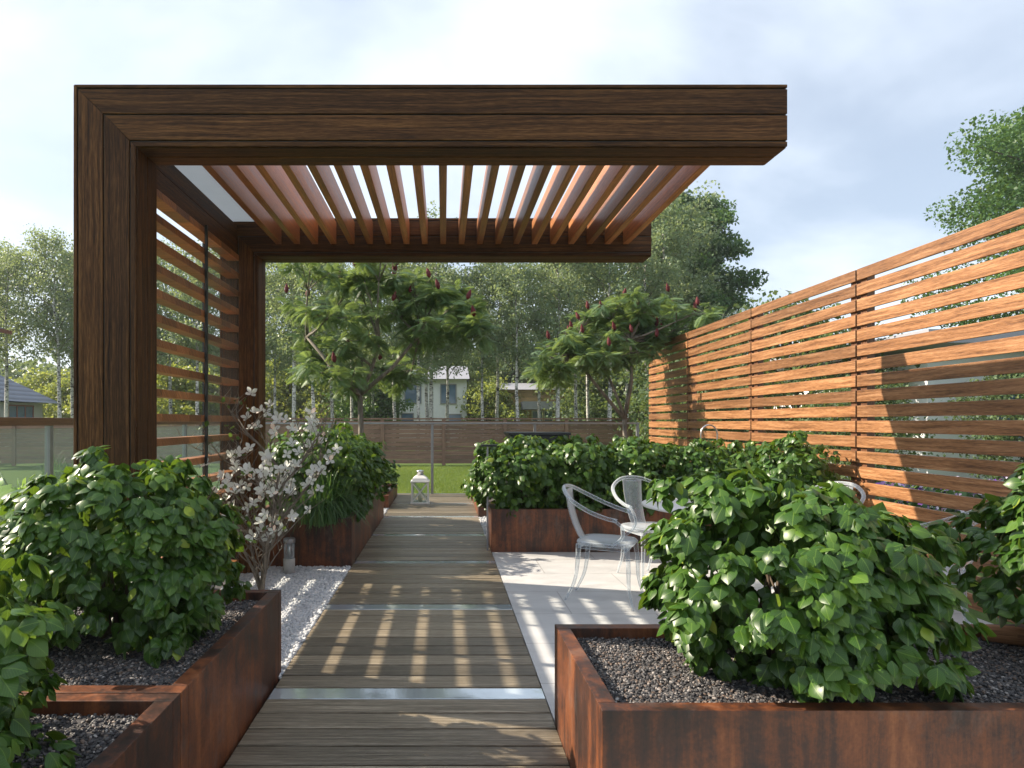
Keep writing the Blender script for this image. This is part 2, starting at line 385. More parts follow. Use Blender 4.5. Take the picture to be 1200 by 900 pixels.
def frames(D, Nn):
    """rotation matrices with local y = D (leaf axis), local z ~ Nn"""
    D = D/np.linalg.norm(D, axis=1, keepdims=True)
    X = np.cross(D, Nn); X /= (np.linalg.norm(X, axis=1, keepdims=True)+1e-9); Z = np.cross(X, D)
    return np.stack([X, D, Z], axis=2)
def scatter(tv, tf, tuv, P, Rm, S, name, rnd=None):
    n = len(P); tv = np.asarray(tv, float); nv = len(tv)
    V = np.einsum('nij,vj->nvi', Rm, tv) * np.asarray(S)[:, None, None] + P[:, None, :]
    F = (np.asarray(tf)[None] + (np.arange(n)*nv)[:, None, None]).reshape(-1, len(tf[0]))
    if rnd is None: rnd = rng.random(n)
    return np_mesh(name, V.reshape(-1, 3), F, len(tf[0]), np.repeat(rnd, nv), np.tile(np.asarray(tuv), (n, 1)))

# leaf templates (unit length along y)
def leaf_template(widths, fold=0.16, curl=0.22):
    tv = []; uv = []; n = len(widths)-1
    for i, w in enumerate(widths):
        t = i/n; z = -curl*t*t
        for sx in (-1, 0, 1):
            tv.append((sx*w, t, z + (abs(sx)*fold*w*1.2 if sx else 0))); uv.append((0.5+sx*w/(2*max(widths)), t))
    tf = []
    for i in range(n):
        for c in (0, 1):
            a = i*3+c; tf.append((a, a+1, a+4, a+3))
    return tv, tf, uv
HEART = leaf_template([0.06, 0.36, 0.46, 0.40, 0.23, 0.015], fold=-0.20, curl=0.40)
HEARTLO = leaf_template([0.08, 0.43, 0.34, 0.02], fold=-0.2, curl=0.35)
SMALL = ([(0,0,0), (0.35,0.5,0.05), (0,1,-0.1), (-0.35,0.5,0.05)], [(0,1,2,3)], [(0.5,0), (1,0.5), (0.5,1), (0,0.5)])
PETAL = leaf_template([0.08, 0.23, 0.33, 0.26, 0.03], fold=0.35, curl=-0.25)

def lump(dirs, k, seed):
    r = np.random.default_rng(seed); out = np.zeros(len(dirs))
    for i in range(7):
        w = r.normal(size=3)*k; out += np.sin(dirs @ w + r.random()*6.28)
    return out/7**0.5/1.0

def bush_mesh(name, rx, ry, rz, n, leaf=0.085, seed=1, tpl=HEART, pw=2.7, per=7, droop=0.75):
    r = np.random.default_rng(seed)
    area = (rx*ry+ry*rz+rx*rz)*4/3*3.1; K = int(area/0.0125)
    d = r.normal(size=(K*3, 3)); d /= np.linalg.norm(d, axis=1, keepdims=True)
    keep = []                                             # spread the sprays evenly-ish over the crown
    for i in range(len(d)):
        if len(keep) >= K: break
        if not keep or ((d[keep]-d[i])**2).sum(1).min() > 0.008: keep.append(i)
    d = d[keep]; K = len(d)
    rad = 1/((np.abs(d)**pw).sum(1))**(1/pw)
    depth = r.uniform(0.76, 1.0, K); o_ = r.random(K) < 0.18; depth[o_] += r.uniform(0.03, 0.19, o_.sum())
    lm = 1+0.08*lump(d, 3.2, seed+5)
    C = d*(rad*depth*lm)[:, None]*np.array([rx, ry, rz])
    ci = r.integers(0, K, n); off = r.normal(size=(n, 3)); off /= np.linalg.norm(off, axis=1, keepdims=True)
    flip = (off*d[ci]).sum(1) < -0.25; off[flip] *= -1
    rc = (leaf*1.05)*r.uniform(0.35, 1.15, n)[:, None]*r.uniform(0.7, 1.25, K)[ci][:, None]
    P = C[ci] + off*rc*np.array([1, 1, 0.85])
    inner = r.random(n) < 0.22; P[inner] *= r.uniform(0.5, 0.9, inner.sum())[:, None]
    D0 = d[ci]; tone = r.random(K)[ci]
    hz = off*np.array([1, 1, 0.3])+D0*np.array([0.55, 0.55, 0.1])
    D = hz*0.72 + np.array([0, 0, -droop]) + r.normal(size=P.shape)*0.42
    Nn = off*0.8 + D0*0.55 + np.array([0, 0, 0.6]) + r.normal(size=P.shape)*0.36
    S = leaf*r.uniform(0.62, 1.15, len(P))
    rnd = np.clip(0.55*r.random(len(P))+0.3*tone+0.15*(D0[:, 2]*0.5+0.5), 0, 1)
    rnd = rnd*0.92; rnd[r.random(len(P)) < 0.012] = 1.0
    return scatter(*tpl, P, frames(D, Nn), S, name, rnd)
def bush(loc, radii, n, label, group=None, seed=1, leaf=0.085, tpl=HEART, name='shrub', cat='shrub', base=0.42, mat='leaf', droop=0.75):
    root = empty(name, (loc[0], loc[1], base), label, cat, group)
    me = bush_mesh('foliage', *radii, n, leaf, seed, tpl, droop=droop)
    o = link_mesh('foliage', me, mat, root); o.location = (0, 0, loc[2]-base)
    mb = MB(); r = random.Random(seed)
    for i in range(11):
        a = r.uniform(0, 6.28); q = r.uniform(0.3, 0.85)
        e = Vector((math.cos(a)*radii[0]*q, math.sin(a)*radii[1]*q, (loc[2]-base)+r.uniform(-0.2, 0.75)*radii[2]))
        b0 = Vector((math.cos(a)*0.05, math.sin(a)*0.05, 0)); mid = b0.lerp(e, 0.5)+Vector((r.uniform(-.04,.04), r.uniform(-.04,.04), 0.06))
        mb.tube([b0, mid, e], [0.011, 0.007, 0.003], 5)
    w = wloc(root); mb.v = [(v[0]+w.x, v[1]+w.y, v[2]+w.z) for v in mb.v]
    mb.build('stems', 'stem', root)
    return root
def copy_tree(o, loc, rz=None, scale=None, label=None, parent=None):
    c = o.copy(); COL.objects.link(c)
    if parent is not None: c.parent = parent
    else:
        c.location = loc
        if rz is not None: c.rotation_euler = (0, 0, rz)
        if scale is not None: c.scale = (scale,)*3 if not hasattr(scale, '__len__') else scale
        if label: c['label'] = label
    for ch in [x for x in bpy.data.objects if x.parent == o]:
        copy_tree(ch, None, parent=c)
    return c

# ================================================================== GROUND
def sheet(name, x0, x1, y0, y1, z, mat, kind='structure', nx=1):
    mb = MB(); mb._add([(x0,y0,z), (x1,y0,z), (x1,y1,z), (x0,y1,z)], [(0,1,2,3)], [[(x0,y0), (x1,y0), (x1,y1), (x0,y1)]])
    return mb.build(name, mat, kind=kind, origin=((x0+x1)/2, (y0+y1)/2, z))
sheet('ground', -400, 400, -30, 900, -0.06, 'lawn')

DX0, DX1 = -0.868, 0.503
# patio paving slab (right)
mb = MB(); mb.box(DX1+0.004, 3.72, 0.6, 9.6, -0.058, -0.004); mb.build('patio', 'paving', kind='structure')
# terrace base under pebbles, deck
mb = MB(); mb.box(-2.15, DX1, 0.2, 12.0, -0.058, -0.035); mb.build('gravel_base', 'soil', kind='structure')
mb = MB(); mb.box(-1.84, DX0-0.01, 3.452, 5.998, -0.034, -0.014); mb.build('pebble_bed', 'pebble', kind='structure')

# boardwalk: bays of nine boards between polished strips
deck = empty('boardwalk', (-0.18, 0.3, -0.03), None, None); tag(deck, kind='structure')
mb = MB(); strips = []
ys = 3.115
edges = [ys+0.13 + k*1.492 for k in range(-2, 6)]
for e in edges:
    n = 9; pitch = (1.492-0.135)/n; y0 = e
    for i in range(n):
        a = y0+i*pitch+0.0065; b = y0+(i+1)*pitch-0.0065
        if a > 12.0 or b < 0.3: continue
        mb.box(DX0+random.uniform(-.003,.003), DX1-random.uniform(0,.004), a, min(b, 12.0), -0.03, random.uniform(-0.0015, 0.0015), axis=0)
    strips.append(y0-0.13)
mb.build('boards', 'deck', deck, bevel=0.0035)
for y0 in strips:
    if y0 < 0.3 or y0 > 11.8: continue
    q = MB(); q.box(DX0, DX1, y0, y0+0.122, -0.03, -0.003); q.build('steel_strip', 'strip', deck, bevel=0.002)

# ---- stones
def ico(sub=1):
    import bmesh
    bm = bmesh.new(); bmesh.ops.create_icosphere(bm, subdivisions=sub, radius=0.5)
    v = [tuple(x.co) for x in bm.verts]; f = [tuple(y.index for y in x.verts) for x in bm.faces]; bm.free(); return v, f
def stone_bed(name, x0, x1, y0, y1, z, n, size, mat, label_kind, sub, flat=0.6, seed=3, smooth=True, parent=None):
    r = np.random.default_rng(seed); v, f = ico(sub)
    P = np.stack([r.uniform(x0, x1, n), r.uniform(y0, y1, n), z + r.normal(size=n)*size*0.13], 1)
    A = r.normal(size=(n, 3)); B = r.normal(size=(n, 3))*0.4+np.array([0, 0, 1]); Rm = frames(A*np.array([1, 1, 0.25]), B)
    sc = np.stack([r.uniform(0.6, 1.1, n), r.uniform(0.8, 1.5, n), r.uniform(flat*0.7, flat*1.3, n)], 1)
    Rm = Rm*sc[:, None, :]
    S = size*r.uniform(0.6, 1.25, n)
    c = np.array([(x0+x1)/2, (y0+y1)/2, z-0.02]); me = scatter(v, f, [(0, 0)]*len(v), P-c, Rm, S, name)
    if not smooth: me.polygons.foreach_set('use_smooth', np.zeros(len(me.polygons), bool))
    o = link_mesh(name, me, mat, None, tuple(c)); o['kind'] = 'stuff'; return o
stone_bed('white_pebbles', -1.82, DX0-0.01, 3.40, 5.97, -0.008, 12500, 0.028, 'pebble', 'stuff', 2, 0.6, 3)
stone_bed('white_pebbles', DX1+0.0, 0.62, 7.36, 9.05, 0.0, 500, 0.03, 'pebble', 'stuff', 1, 0.6, 4)
stone_bed('white_pebbles', -0.99, DX0-0.005, 9.22, 10.0, 0.0, 260, 0.03, 'pebble', 'stuff', 1, 0.6, 5)

# ================================================================== PLANTERS
PH = 0.447
def planter(x0, x1, y0, y1, h, label, rim=0.06, z0=-0.03, fill=0.04, gravel=None, group='rusty steel planters along the boardwalk'):
    root = empty('planter', ((x0+x1)/2, (y0+y1)/2, z0), label, 'planter', group)
    d = 0.0006
    q = MB(); q.box(x0, x1, y0, y0+rim, z0, h); q.build('front_wall', 'corten', root, bevel=0.0025)
    q = MB(); q.box(x0, x1, y1-rim, y1, z0, h); q.build('back_wall', 'corten', root, bevel=0.0025)
    q = MB(); q.box(x0, x0+rim, y0+rim+d, y1-rim-d, z0, h); q.build('side_wall', 'corten', root, bevel=0.0025)
    q = MB(); q.box(x1-rim, x1, y0+rim+d, y1-rim-d, z0, h); q.build('side_wall', 'corten', root, bevel=0.0025)
    q = MB(); q.box(x0+rim+d, x1-rim-d, y0+rim+d, y1-rim-d, h-fill-0.09, h-fill-0.008); o = q.build('soil', 'soil', root)
    if gravel:
        stone_bed('gravel', x0+rim, x1-rim, y0+rim, y1-rim, h-fill-0.004, gravel, 0.0125, 'gravel', 'stuff', 1, 0.7, int(x0*100)+500, smooth=False)
    return root
planter(-2.0, -0.887, 2.135, 3.45, PH, 'rusty steel planter on the left with a full broad-leaved shrub, beside the white pebbles', gravel=15000)
planter(-2.0, -0.887, 0.75, 2.129, PH, 'rusty steel planter at the lower left corner, nearest the camera on the left', gravel=9000)
planter(0.502, 3.55, 2.0, 2.86, PH, 'long rusty steel planter across the lower right with grey gravel and two shrubs', gravel=24000)
planter(-1.95, -0.874, 6.0, 9.2, PH, 'dark rusty planter left of the boardwalk behind the pergola, holding dense hedge and grass')
planter(0.50, 3.70, 6.64, 7.34, PH, 'long rusty planter across the back of the paved patio under the hedge')
planter(0.50, 3.70, 9.1, 11.9, 0.2, 'low rusty planter right of the far end of the boardwalk')
planter(-1.95, -0.874, 10.0, 11.9, 0.2, 'low rusty planter left of the far end of the boardwalk')

# ================================================================== PERGOLA
PX0, PXI, PX1 = -2.022, -1.674, 1.873
ZB, ZT = 2.86, 3.206
YF, YFb, YR, YRb = 3.44, 3.70, 5.69, 5.95
perg = empty('pergola', ((PX0+PX1)/2, (YF+YRb)/2, -0.03), 'large dark wooden cantilevered pergola with slatted roof and slatted left side wall, spanning the boardwalk', 'pergola')
def frame(name, y0, y1, board_split):
    """L-shaped clad frame: mitred boards on the face, boards on the inner side, a core behind"""
    q = MB(); e = 0.012
    # core
    q.box(PX0+e, PXI-e, y0+e, y1-e, -0.03, ZB+0.001, axis=2)
    q.box(PX0+e, PX1-e, y0+e, y1-e, ZB+e, ZT-e, axis=0)
    fr = q.build('frame_core', 'darkmetal', perg)
    T = ZT-ZB
    cuts = [0.0, 0.075, 0.47, 0.90, 1.0] if board_split else [0, 0.33, 0.66, 1.0]
    cuts = [0.0, 0.075, 0.485, 0.90, 1.0]
    g = 0.004
    q = MB()
    for a, b in zip(cuts[:-1], cuts[1:]):
        a = a*T+g; b = b*T-g
        for (ya, yb) in ((y0, y0+e), (y1-e, y1)):
            # vertical board with 45 degree mitre at the top
            q.prism([(PX0+a, -0.03), (PX0+b, -0.03), (PX0+b, ZT-b), (PX0+a, ZT-a)], ya, yb, 'y', grain=2)
            q.prism([(PX0+a+0.0015, ZT-a), (PX0+b+0.0015, ZT-b), (PX1, ZT-b), (PX1, ZT-a)], ya, yb, 'y', grain=0)
    q.build('face_boards', 'pergola', perg, bevel=0.003)
    q = MB(); D = y1-y0-2*e; k = 2
    for i in range(k):
        a = y0+e+D*i/k+0.003; b = y0+e+D*(i+1)/k-0.003
        q.box(PXI-e, PXI, a, b, -0.03, ZB+e, axis=2)                 # inner side of post
        q.box(PXI, PX1, a, b, ZB, ZB+e-0.001, axis=0)                # underside of beam
        q.box(PX0, PX0+e, a, b, -0.03, ZT-e, axis=2)                 # outer side
        q.box(PX0, PX1, a, b, ZT-e, ZT, axis=0)                      # top
        q.box(PX1-e, PX1, a, b, ZB+e, ZT-e-0.001, axis=2)
    q.build('return_boards', 'pergola', perg, bevel=0.003)
frame('front_frame', YF, YFb, True); frame('rear_frame', YR, YRb, False)
# side beam over the left wall
q = MB()
for i in range(2):
    z0 = ZB+0.02+i*0.13; q.box(-1.995, -1.862, YFb+0.002, YR-0.002, z0, z0+0.126, axis=1)
q.build('side_beam', 'pergola', perg, bevel=0.003)
# translucent sheet beside it
q = MB(); q.box(-1.995, -1.692, YFb+0.003, YR-0.003, 3.168, 3.18); q.box(-1.684, -1.50, YFb+0.003, YR-0.003, 3.168, 3.18); q.build('roof_sheet', 'frost', perg)
# louvres
for k in range(20):
    x = 1.615-k*0.1646
    q = MB(); q.box(x, x+0.052, YFb-0.01, YR+0.01, 2.965, 3.165, axis=1); q.build('roof_slat', 'louvre', perg, bevel=0.003)
# wall slats
zs = 2.01
for n in range(-5, 13):
    z = zs-n*0.161
    if z < 0.02 or z > 2.83: continue
    q = MB(); ny = 9
    for i in range(ny):
        a = YFb+(YR-YFb)*i/ny; b = YFb+(YR-YFb)*(i+1)/ny
        q.box(-1.951, -1.845, a+0.001, b-0.001, z, z+0.05, axis=0)
    q.build('wall_slat', 'louvre', perg, bevel=0.0015)
q = MB(); q.box(-2.018, -2.004, 5.28, 5.33, -0.03, ZB); q.build('slat_support', 'darkmetal', perg)
q = MB(); q.box(-2.018, -2.004, 4.2, 4.25, -0.03, ZB); q.build('slat_support', 'darkmetal', perg)
q = MB(); q.box(-1.84, -1.822, 4.86, 4.885, -0.03, ZB+0.02); q.build('steel_rod', 'darkmetal', perg)
q = MB(); q.box(-1.843, -1.838, 4.89, 5.68, 0.02, 2.8); q.build('glass_pane', 'clearglass', perg)

# ================================================================== RIGHT FENCE
XF = 3.78
for i, (a, b) in enumerate([(1.79, 3.79), (3.79, 5.79), (5.79, 7.77), (7.77, 9.78), (9.78, 11.65)]):
    lab = ['orange slatted fence panel nearest the camera, cut off by the right edge', 'right-hand orange slatted fence panel with the pergola shadow across it',
           'orange slatted fence panel left of the shadowed one', 'third orange slatted fence panel from the camera side, narrow in view', 'farthest orange slatted fence panel with sumac leaf shadows'][i]
    root = empty('fence_panel', (XF, a, -0.03), lab, 'fence panel', 'orange horizontal slat fence panels along the right side')
    for k in range(20):
        z = 2.76-0.104-k*0.1385
        if z < 0: continue
        q = MB(); dx = random.uniform(-0.002, 0.002)
        q.box(XF+dx, XF+0.024+dx, a+0.011, b-0.011, z, z+0.104, axis=1); q.build('slat', 'fence', root, bevel=0.003)
    for y in (a+0.03, b-0.11):
        q = MB(); q.box(XF+0.027, XF+0.10, y, y+0.085, -0.06, 2.75); q.build('post', 'fencepost', root, bevel=0.003)

# ================================================================== BACK FENCE
bf = empty('back_fence', (0, 20.6, -0.06), 'long brown board fence with posts running along the back of the lawn', 'fence')
xs = -30
q = MB()
for k in range(10):
    z = 0.02+k*0.14
    for j in range(36):
        x = -34+j*2.0
        q.box(x+0.003, x+1.997, 20.6, 20.63, z, z+0.131, axis=0)
q.build('boards', 'backfence', bf)
for j in range(37):
    q = MB(); x = -34+j*2.0; q.box(x-0.06, x+0.06, 20.54, 20.597, -0.06, 1.45); q.build('post', 'backfence', bf)
q = MB(); q.box(-34.1, 38.1, 20.52, 20.68, 1.452, 1.50, axis=0); q.build('top_rail', 'backfence', bf)

# ================================================================== GLASS RAILINGS
def railing(p0, p1, n, label, x_axis):
    root = empty('glass_railing', (p0[0], p0[1], -0.03), label, 'railing', 'glass railings round the terrace')
    for i in range(n+1):
        t = i/n; x = p0[0]+(p1[0]-p0[0])*t; y = p0[1]+(p1[1]-p0[1])*t
        q = MB(); w = 0.025 if x_axis else 0.03
        q.box(x-w, x+w, y-w, y+w, -0.06, 1.325); q.build('post', 'greymetal', root, bevel=0.003)
        if i < n:
            x2 = p0[0]+(p1[0]-p0[0])*(i+1)/n; y2 = p0[1]+(p1[1]-p0[1])*(i+1)/n
            q = MB()
            if x_axis: q.box(x+0.04, x2-0.04, y-0.005, y+0.005, 0.05, 1.30)
            else: q.box(x-0.005, x+0.005, y+0.045, y2-0.045, 0.05, 1.30)
            q.build('glass_panel', 'clearglass' if x_axis else 'glass', root)
    q = MB()
    if x_axis: q.box(p0[0]-0.03, p1[0]+0.03, p0[1]-0.035, p0[1]+0.035, 1.327, 1.357, axis=0)
    else: q.box(p0[0]-0.04, p0[0]+0.04, p0[1]-0.03, p1[1]+0.03, 1.327, 1.41, axis=1)
    q.build('handrail', 'greymetal' if x_axis else 'railwood', root, bevel=0.004)
    q = MB()
    if x_axis: q.box(p0[0], p1[0], p0[1]-0.03, p0[1]+0.03, -0.055, -0.002)
    else: q.box(p0[0]-0.03, p0[0]+0.03, p0[1], p1[1], -0.055, 0.03)
    q.build('base_rail', 'greymetal', root)
railing((-4.2, 3.2), (-4.2, 12.0), 5, 'glass railing with brown wooden handrail along the left lawn', False)
railing((-4.15, 12.09), (3.71, 12.09), 4, 'glass railing with thin grey handrail closing the far end of the boardwalk', True)

# ================================================================== SHRUBS
G1 = 'broad-leaved shrubs in the rusty planters'
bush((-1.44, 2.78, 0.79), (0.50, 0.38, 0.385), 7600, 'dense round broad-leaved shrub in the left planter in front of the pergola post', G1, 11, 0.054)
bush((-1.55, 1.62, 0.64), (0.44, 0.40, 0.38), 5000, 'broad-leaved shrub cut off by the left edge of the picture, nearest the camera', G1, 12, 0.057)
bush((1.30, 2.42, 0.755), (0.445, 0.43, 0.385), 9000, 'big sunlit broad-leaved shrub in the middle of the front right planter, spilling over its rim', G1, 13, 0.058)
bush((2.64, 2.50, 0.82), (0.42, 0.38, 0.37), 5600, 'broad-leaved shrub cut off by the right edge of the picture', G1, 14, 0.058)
# back hedge
hb = bush((0.80, 6.98, 0.79), (0.50, 0.42, 0.38), 3800, 'broad-leaved shrub at the left end of the back hedge, beside the boardwalk', G1, 15, 0.072, HEARTLO)
hl = ['broad-leaved shrub second from the left in the back hedge, behind the left clear chair', 'broad-leaved shrub in the middle of the back hedge, behind the rear clear chair', 'broad-leaved shrub in the back hedge below the thin metal arch', 'broad-leaved shrub in the back hedge right of the thin metal arch']
for i, (x, y, rz, s) in enumerate([(1.50, 7.0, 2.1, 1.0), (2.15, 7.02, 4.0, 0.99), (2.80, 6.95, 1.0, 0.95), (3.30, 6.85, 5.2, 0.93)]):
    copy_tree(hb, (x, y, 0.42), rz, s, hl[i])
bush((3.38, 6.12, 0.70), (0.33, 0.38, 0.48), 2600, 'rounded shrub at the right end of the back hedge against the orange fence', G1, 17, 0.07, HEARTLO, base=0.0)
# left rear hedge
hc = bush((-1.35, 6.65, 0.86), (0.56, 0.60, 0.40), 4600, 'broad-leaved shrub left of the boardwalk behind the white flowering tree', G1, 18, 0.07, HEARTLO)
copy_tree(hc, (-1.38, 7.7, 0.42), 2.2, 1.0, 'broad-leaved shrub left of the boardwalk under the left sumac tree')
copy_tree(hc, (-1.42, 8.7, 0.42), 4.0, 0.93, 'broad-leaved shrub at the far end of the left rear planter')
# low planters at the end
copy_tree(hb, (-1.45, 10.8, 0.16), 1.0, (0.9, 1.4, 0.7), 'low shrub in the low left planter at the end of the boardwalk')
copy_tree(hb, (1.2, 10.2, 0.16), 3.0, (1.0, 1.3, 0.75), 'low shrub in the low right planter at the end of the boardwalk')
copy_tree(hb, (2.6, 10.4, 0.16), 0.3, (1.2, 1.3, 0.8), 'low shrub under the right sumac tree by the fence')

# ornamental grass
def grass_tuft(loc, n, h, label, seed, spread=0.3):
    r = np.random.default_rng(seed); K = 6
    base = np.array(loc)[None]+np.stack([r.normal(size=n)*0.08, r.normal(size=n)*0.16, np.zeros(n)], 1)
    az = r.uniform(0, 6.28, n); out = r.uniform(0.12, 1, n)*spread*1.6; H = h*r.uniform(0.6, 1.05, n)
    t = np.linspace(0, 1, K); V = []; w = 0.0075*r.uniform(0.6, 1.2, n)
    dx, dy = np.cos(az), np.sin(az)
    for k in range(K):
        z = H*(t[k]*1.5-0.72*t[k]**2*(0.6+out/spread)); o_ = out*t[k]**1.6
        c = base+np.stack([dx*o_, dy*o_, z], 1); ww = w*(1-t[k]**2)+0.0005
        side = np.stack([-dy*ww, dx*ww, np.zeros(n)], 1); V += [c-side, c+side]
    V = np.stack(V, 1); c0 = np.array(loc)
    F = np.array([(2*k, 2*k+1, 2*k+3, 2*k+2) for k in range(K-1)])[None]+(np.arange(n)*2*K)[:, None, None]
    me = np_mesh('grass_tuft', (V-c0).reshape(-1, 3), F.reshape(-1, 4), 4, np.repeat(r.random(n), 2*K))
    return tag(link_mesh('grass_tuft', me, 'grassleaf', None, tuple(loc)), label, 'ornamental grass')
grass_tuft((-1.15, 6.14, 0.41), 1100, 0.62, 'fine-bladed ornamental grass arching over the front of the left rear planter', 31, 0.30)

# ================================================================== WHITE FLOWERING TREE
def flower_tree():
    base = Vector((-1.45, 5.02, 0.0))
    root = empty('flowering_tree', base, 'small tree with white four-petalled blossom growing from the white pebbles', 'tree')
    r = random.Random(5); mb = MB(); tips = []
    def grow(p, d, ln, rad, lev):
        pts = [p]; q = p.copy(); dd = d.copy(); k = 4
        for i in range(k):
            dd = (dd+Vector((r.uniform(-.25,.25), r.uniform(-.25,.25), r.uniform(-.05,.2)))).normalized(); q = q+dd*ln/k; pts.append(q.copy())
        mb.tube(pts, [rad*(1-0.6*i/k) for i in range(k+1)], 5)
        if lev < 3:
            for i in range(1, k+1):
                for _ in range(2 if lev else 2):
                    if r.random() < 0.82:
                        a = r.uniform(0, 6.28); nd = (dd*0.5+Vector((math.cos(a), math.sin(a), r.uniform(0.1, 0.8)))*0.8).normalized()
                        grow(pts[i], nd, ln*r.uniform(0.42, 0.62), rad*0.5, lev+1)
        else: tips.append(q.copy())
        if lev == 2: tips.append(q.copy())
    grow(base+Vector((0, 0, 0.0)), Vector((0.02, 0, 1)), 1.0, 0.024, 0)
    for a in (0.3, 2.4, 4.1, 5.4): grow(base, Vector((math.cos(a)*0.35, math.sin(a)*0.3, 1)).normalized(), 0.72, 0.014, 1)
    mb.build('trunk', 'bark', root)
    tips = [t for t in tips if 0.35 < t.z < 1.62]
    r.shuffle(tips)
    sel = []
    for t in tips:
        x = t.x-base.x
        if all((t-s).length > 0.035 for s in sel): sel.append(t)
    # blossom: crown reaches further right at mid height
    sel = [t for t in sel if r.random() < (0.35 if t.z < 0.75 else 0.55) and abs(t.x-base.x-0.05*t.z) < 0.33+0.25*(t.z < 1.15)][:115]
    P = []; D = []; Nn = []
    for t in sel:
        nrm = Vector((r.uniform(-.6,.6), -0.8+r.uniform(-.5,.5), 0.5+r.uniform(-.4,.4))).normalized()
        u = nrm.cross(Vector((0, 0, 1))).normalized(); w = nrm.cross(u); a0 = r.uniform(0, 1.57)
        for k in range(4):
            a = a0+k*math.pi/2; d = u*math.cos(a)+w*math.sin(a)
            P.append(t+d*0.004); D.append(d+nrm*0.25); Nn.append(nrm)
    P = np.array([tuple(x) for x in P]); b = np.array(tuple(base))
    S = np.repeat(np.random.default_rng(3).uniform(0.042, 0.066, len(sel)), 4)
    me = scatter(*PETAL, P-b, frames(np.array([tuple(x) for x in D]), np.array([tuple(x) for x in Nn])), S, 'blossom')
    link_mesh('blossom', me, 'petal', root)
    rr = np.random.default_rng(8); idx = rr.integers(0, len(tips), 170)
    P = np.array([tuple(tips[i]) for i in idx])-b+rr.normal(size=(170, 3))*0.02
    me = scatter(*HEARTLO, P, frames(rr.normal(size=(170, 3))-[0, 0, .4], rr.normal(size=(170, 3))*.5+[0, -.3, 1]), rr.uniform(0.03, 0.05, 170), 'leaves')
    link_mesh('leaves', me, 'leaf', root)
flower_tree()

# ================================================================== SUMAC TREES
def frond_template(n=15):
    tv = []; tf = []; uv = []
    def q(a, b, c, d):
        i = len(tv); tv.extend([a, b, c, d]); tf.append((i, i+1, i+2, i+3)); uv.extend([(0, 0), (1, 0), (1, 1), (0, 1)])
    def z(t): return 0.10*t-0.55*t*t
    for i in range(6):
        t0, t1 = i/6, (i+1)/6; q((-.008, t0, z(t0)), (.008, t0, z(t0)), (.005, t1, z(t1)), (-.005, t1, z(t1)))
    for i in range(n):
        t = 0.18+0.8*i/n; ln = 0.34*math.sin(math.pi*(0.18+0.75*i/n))**0.8; 
        for s in (-1, 1):
            b = (0, t, z(t)); e = (s*ln, t+ln*0.45, z(t)-ln*0.55); m1 = (s*ln*0.45-s*0.010, t+ln*0.2+0.021, z(t)-ln*0.12); m2 = (s*ln*0.5+s*0.010, t+ln*0.2-0.021, z(t)-ln*0.12)
            q(b, m2, e, m1)
    return tv, tf, uv
FROND = frond_template()
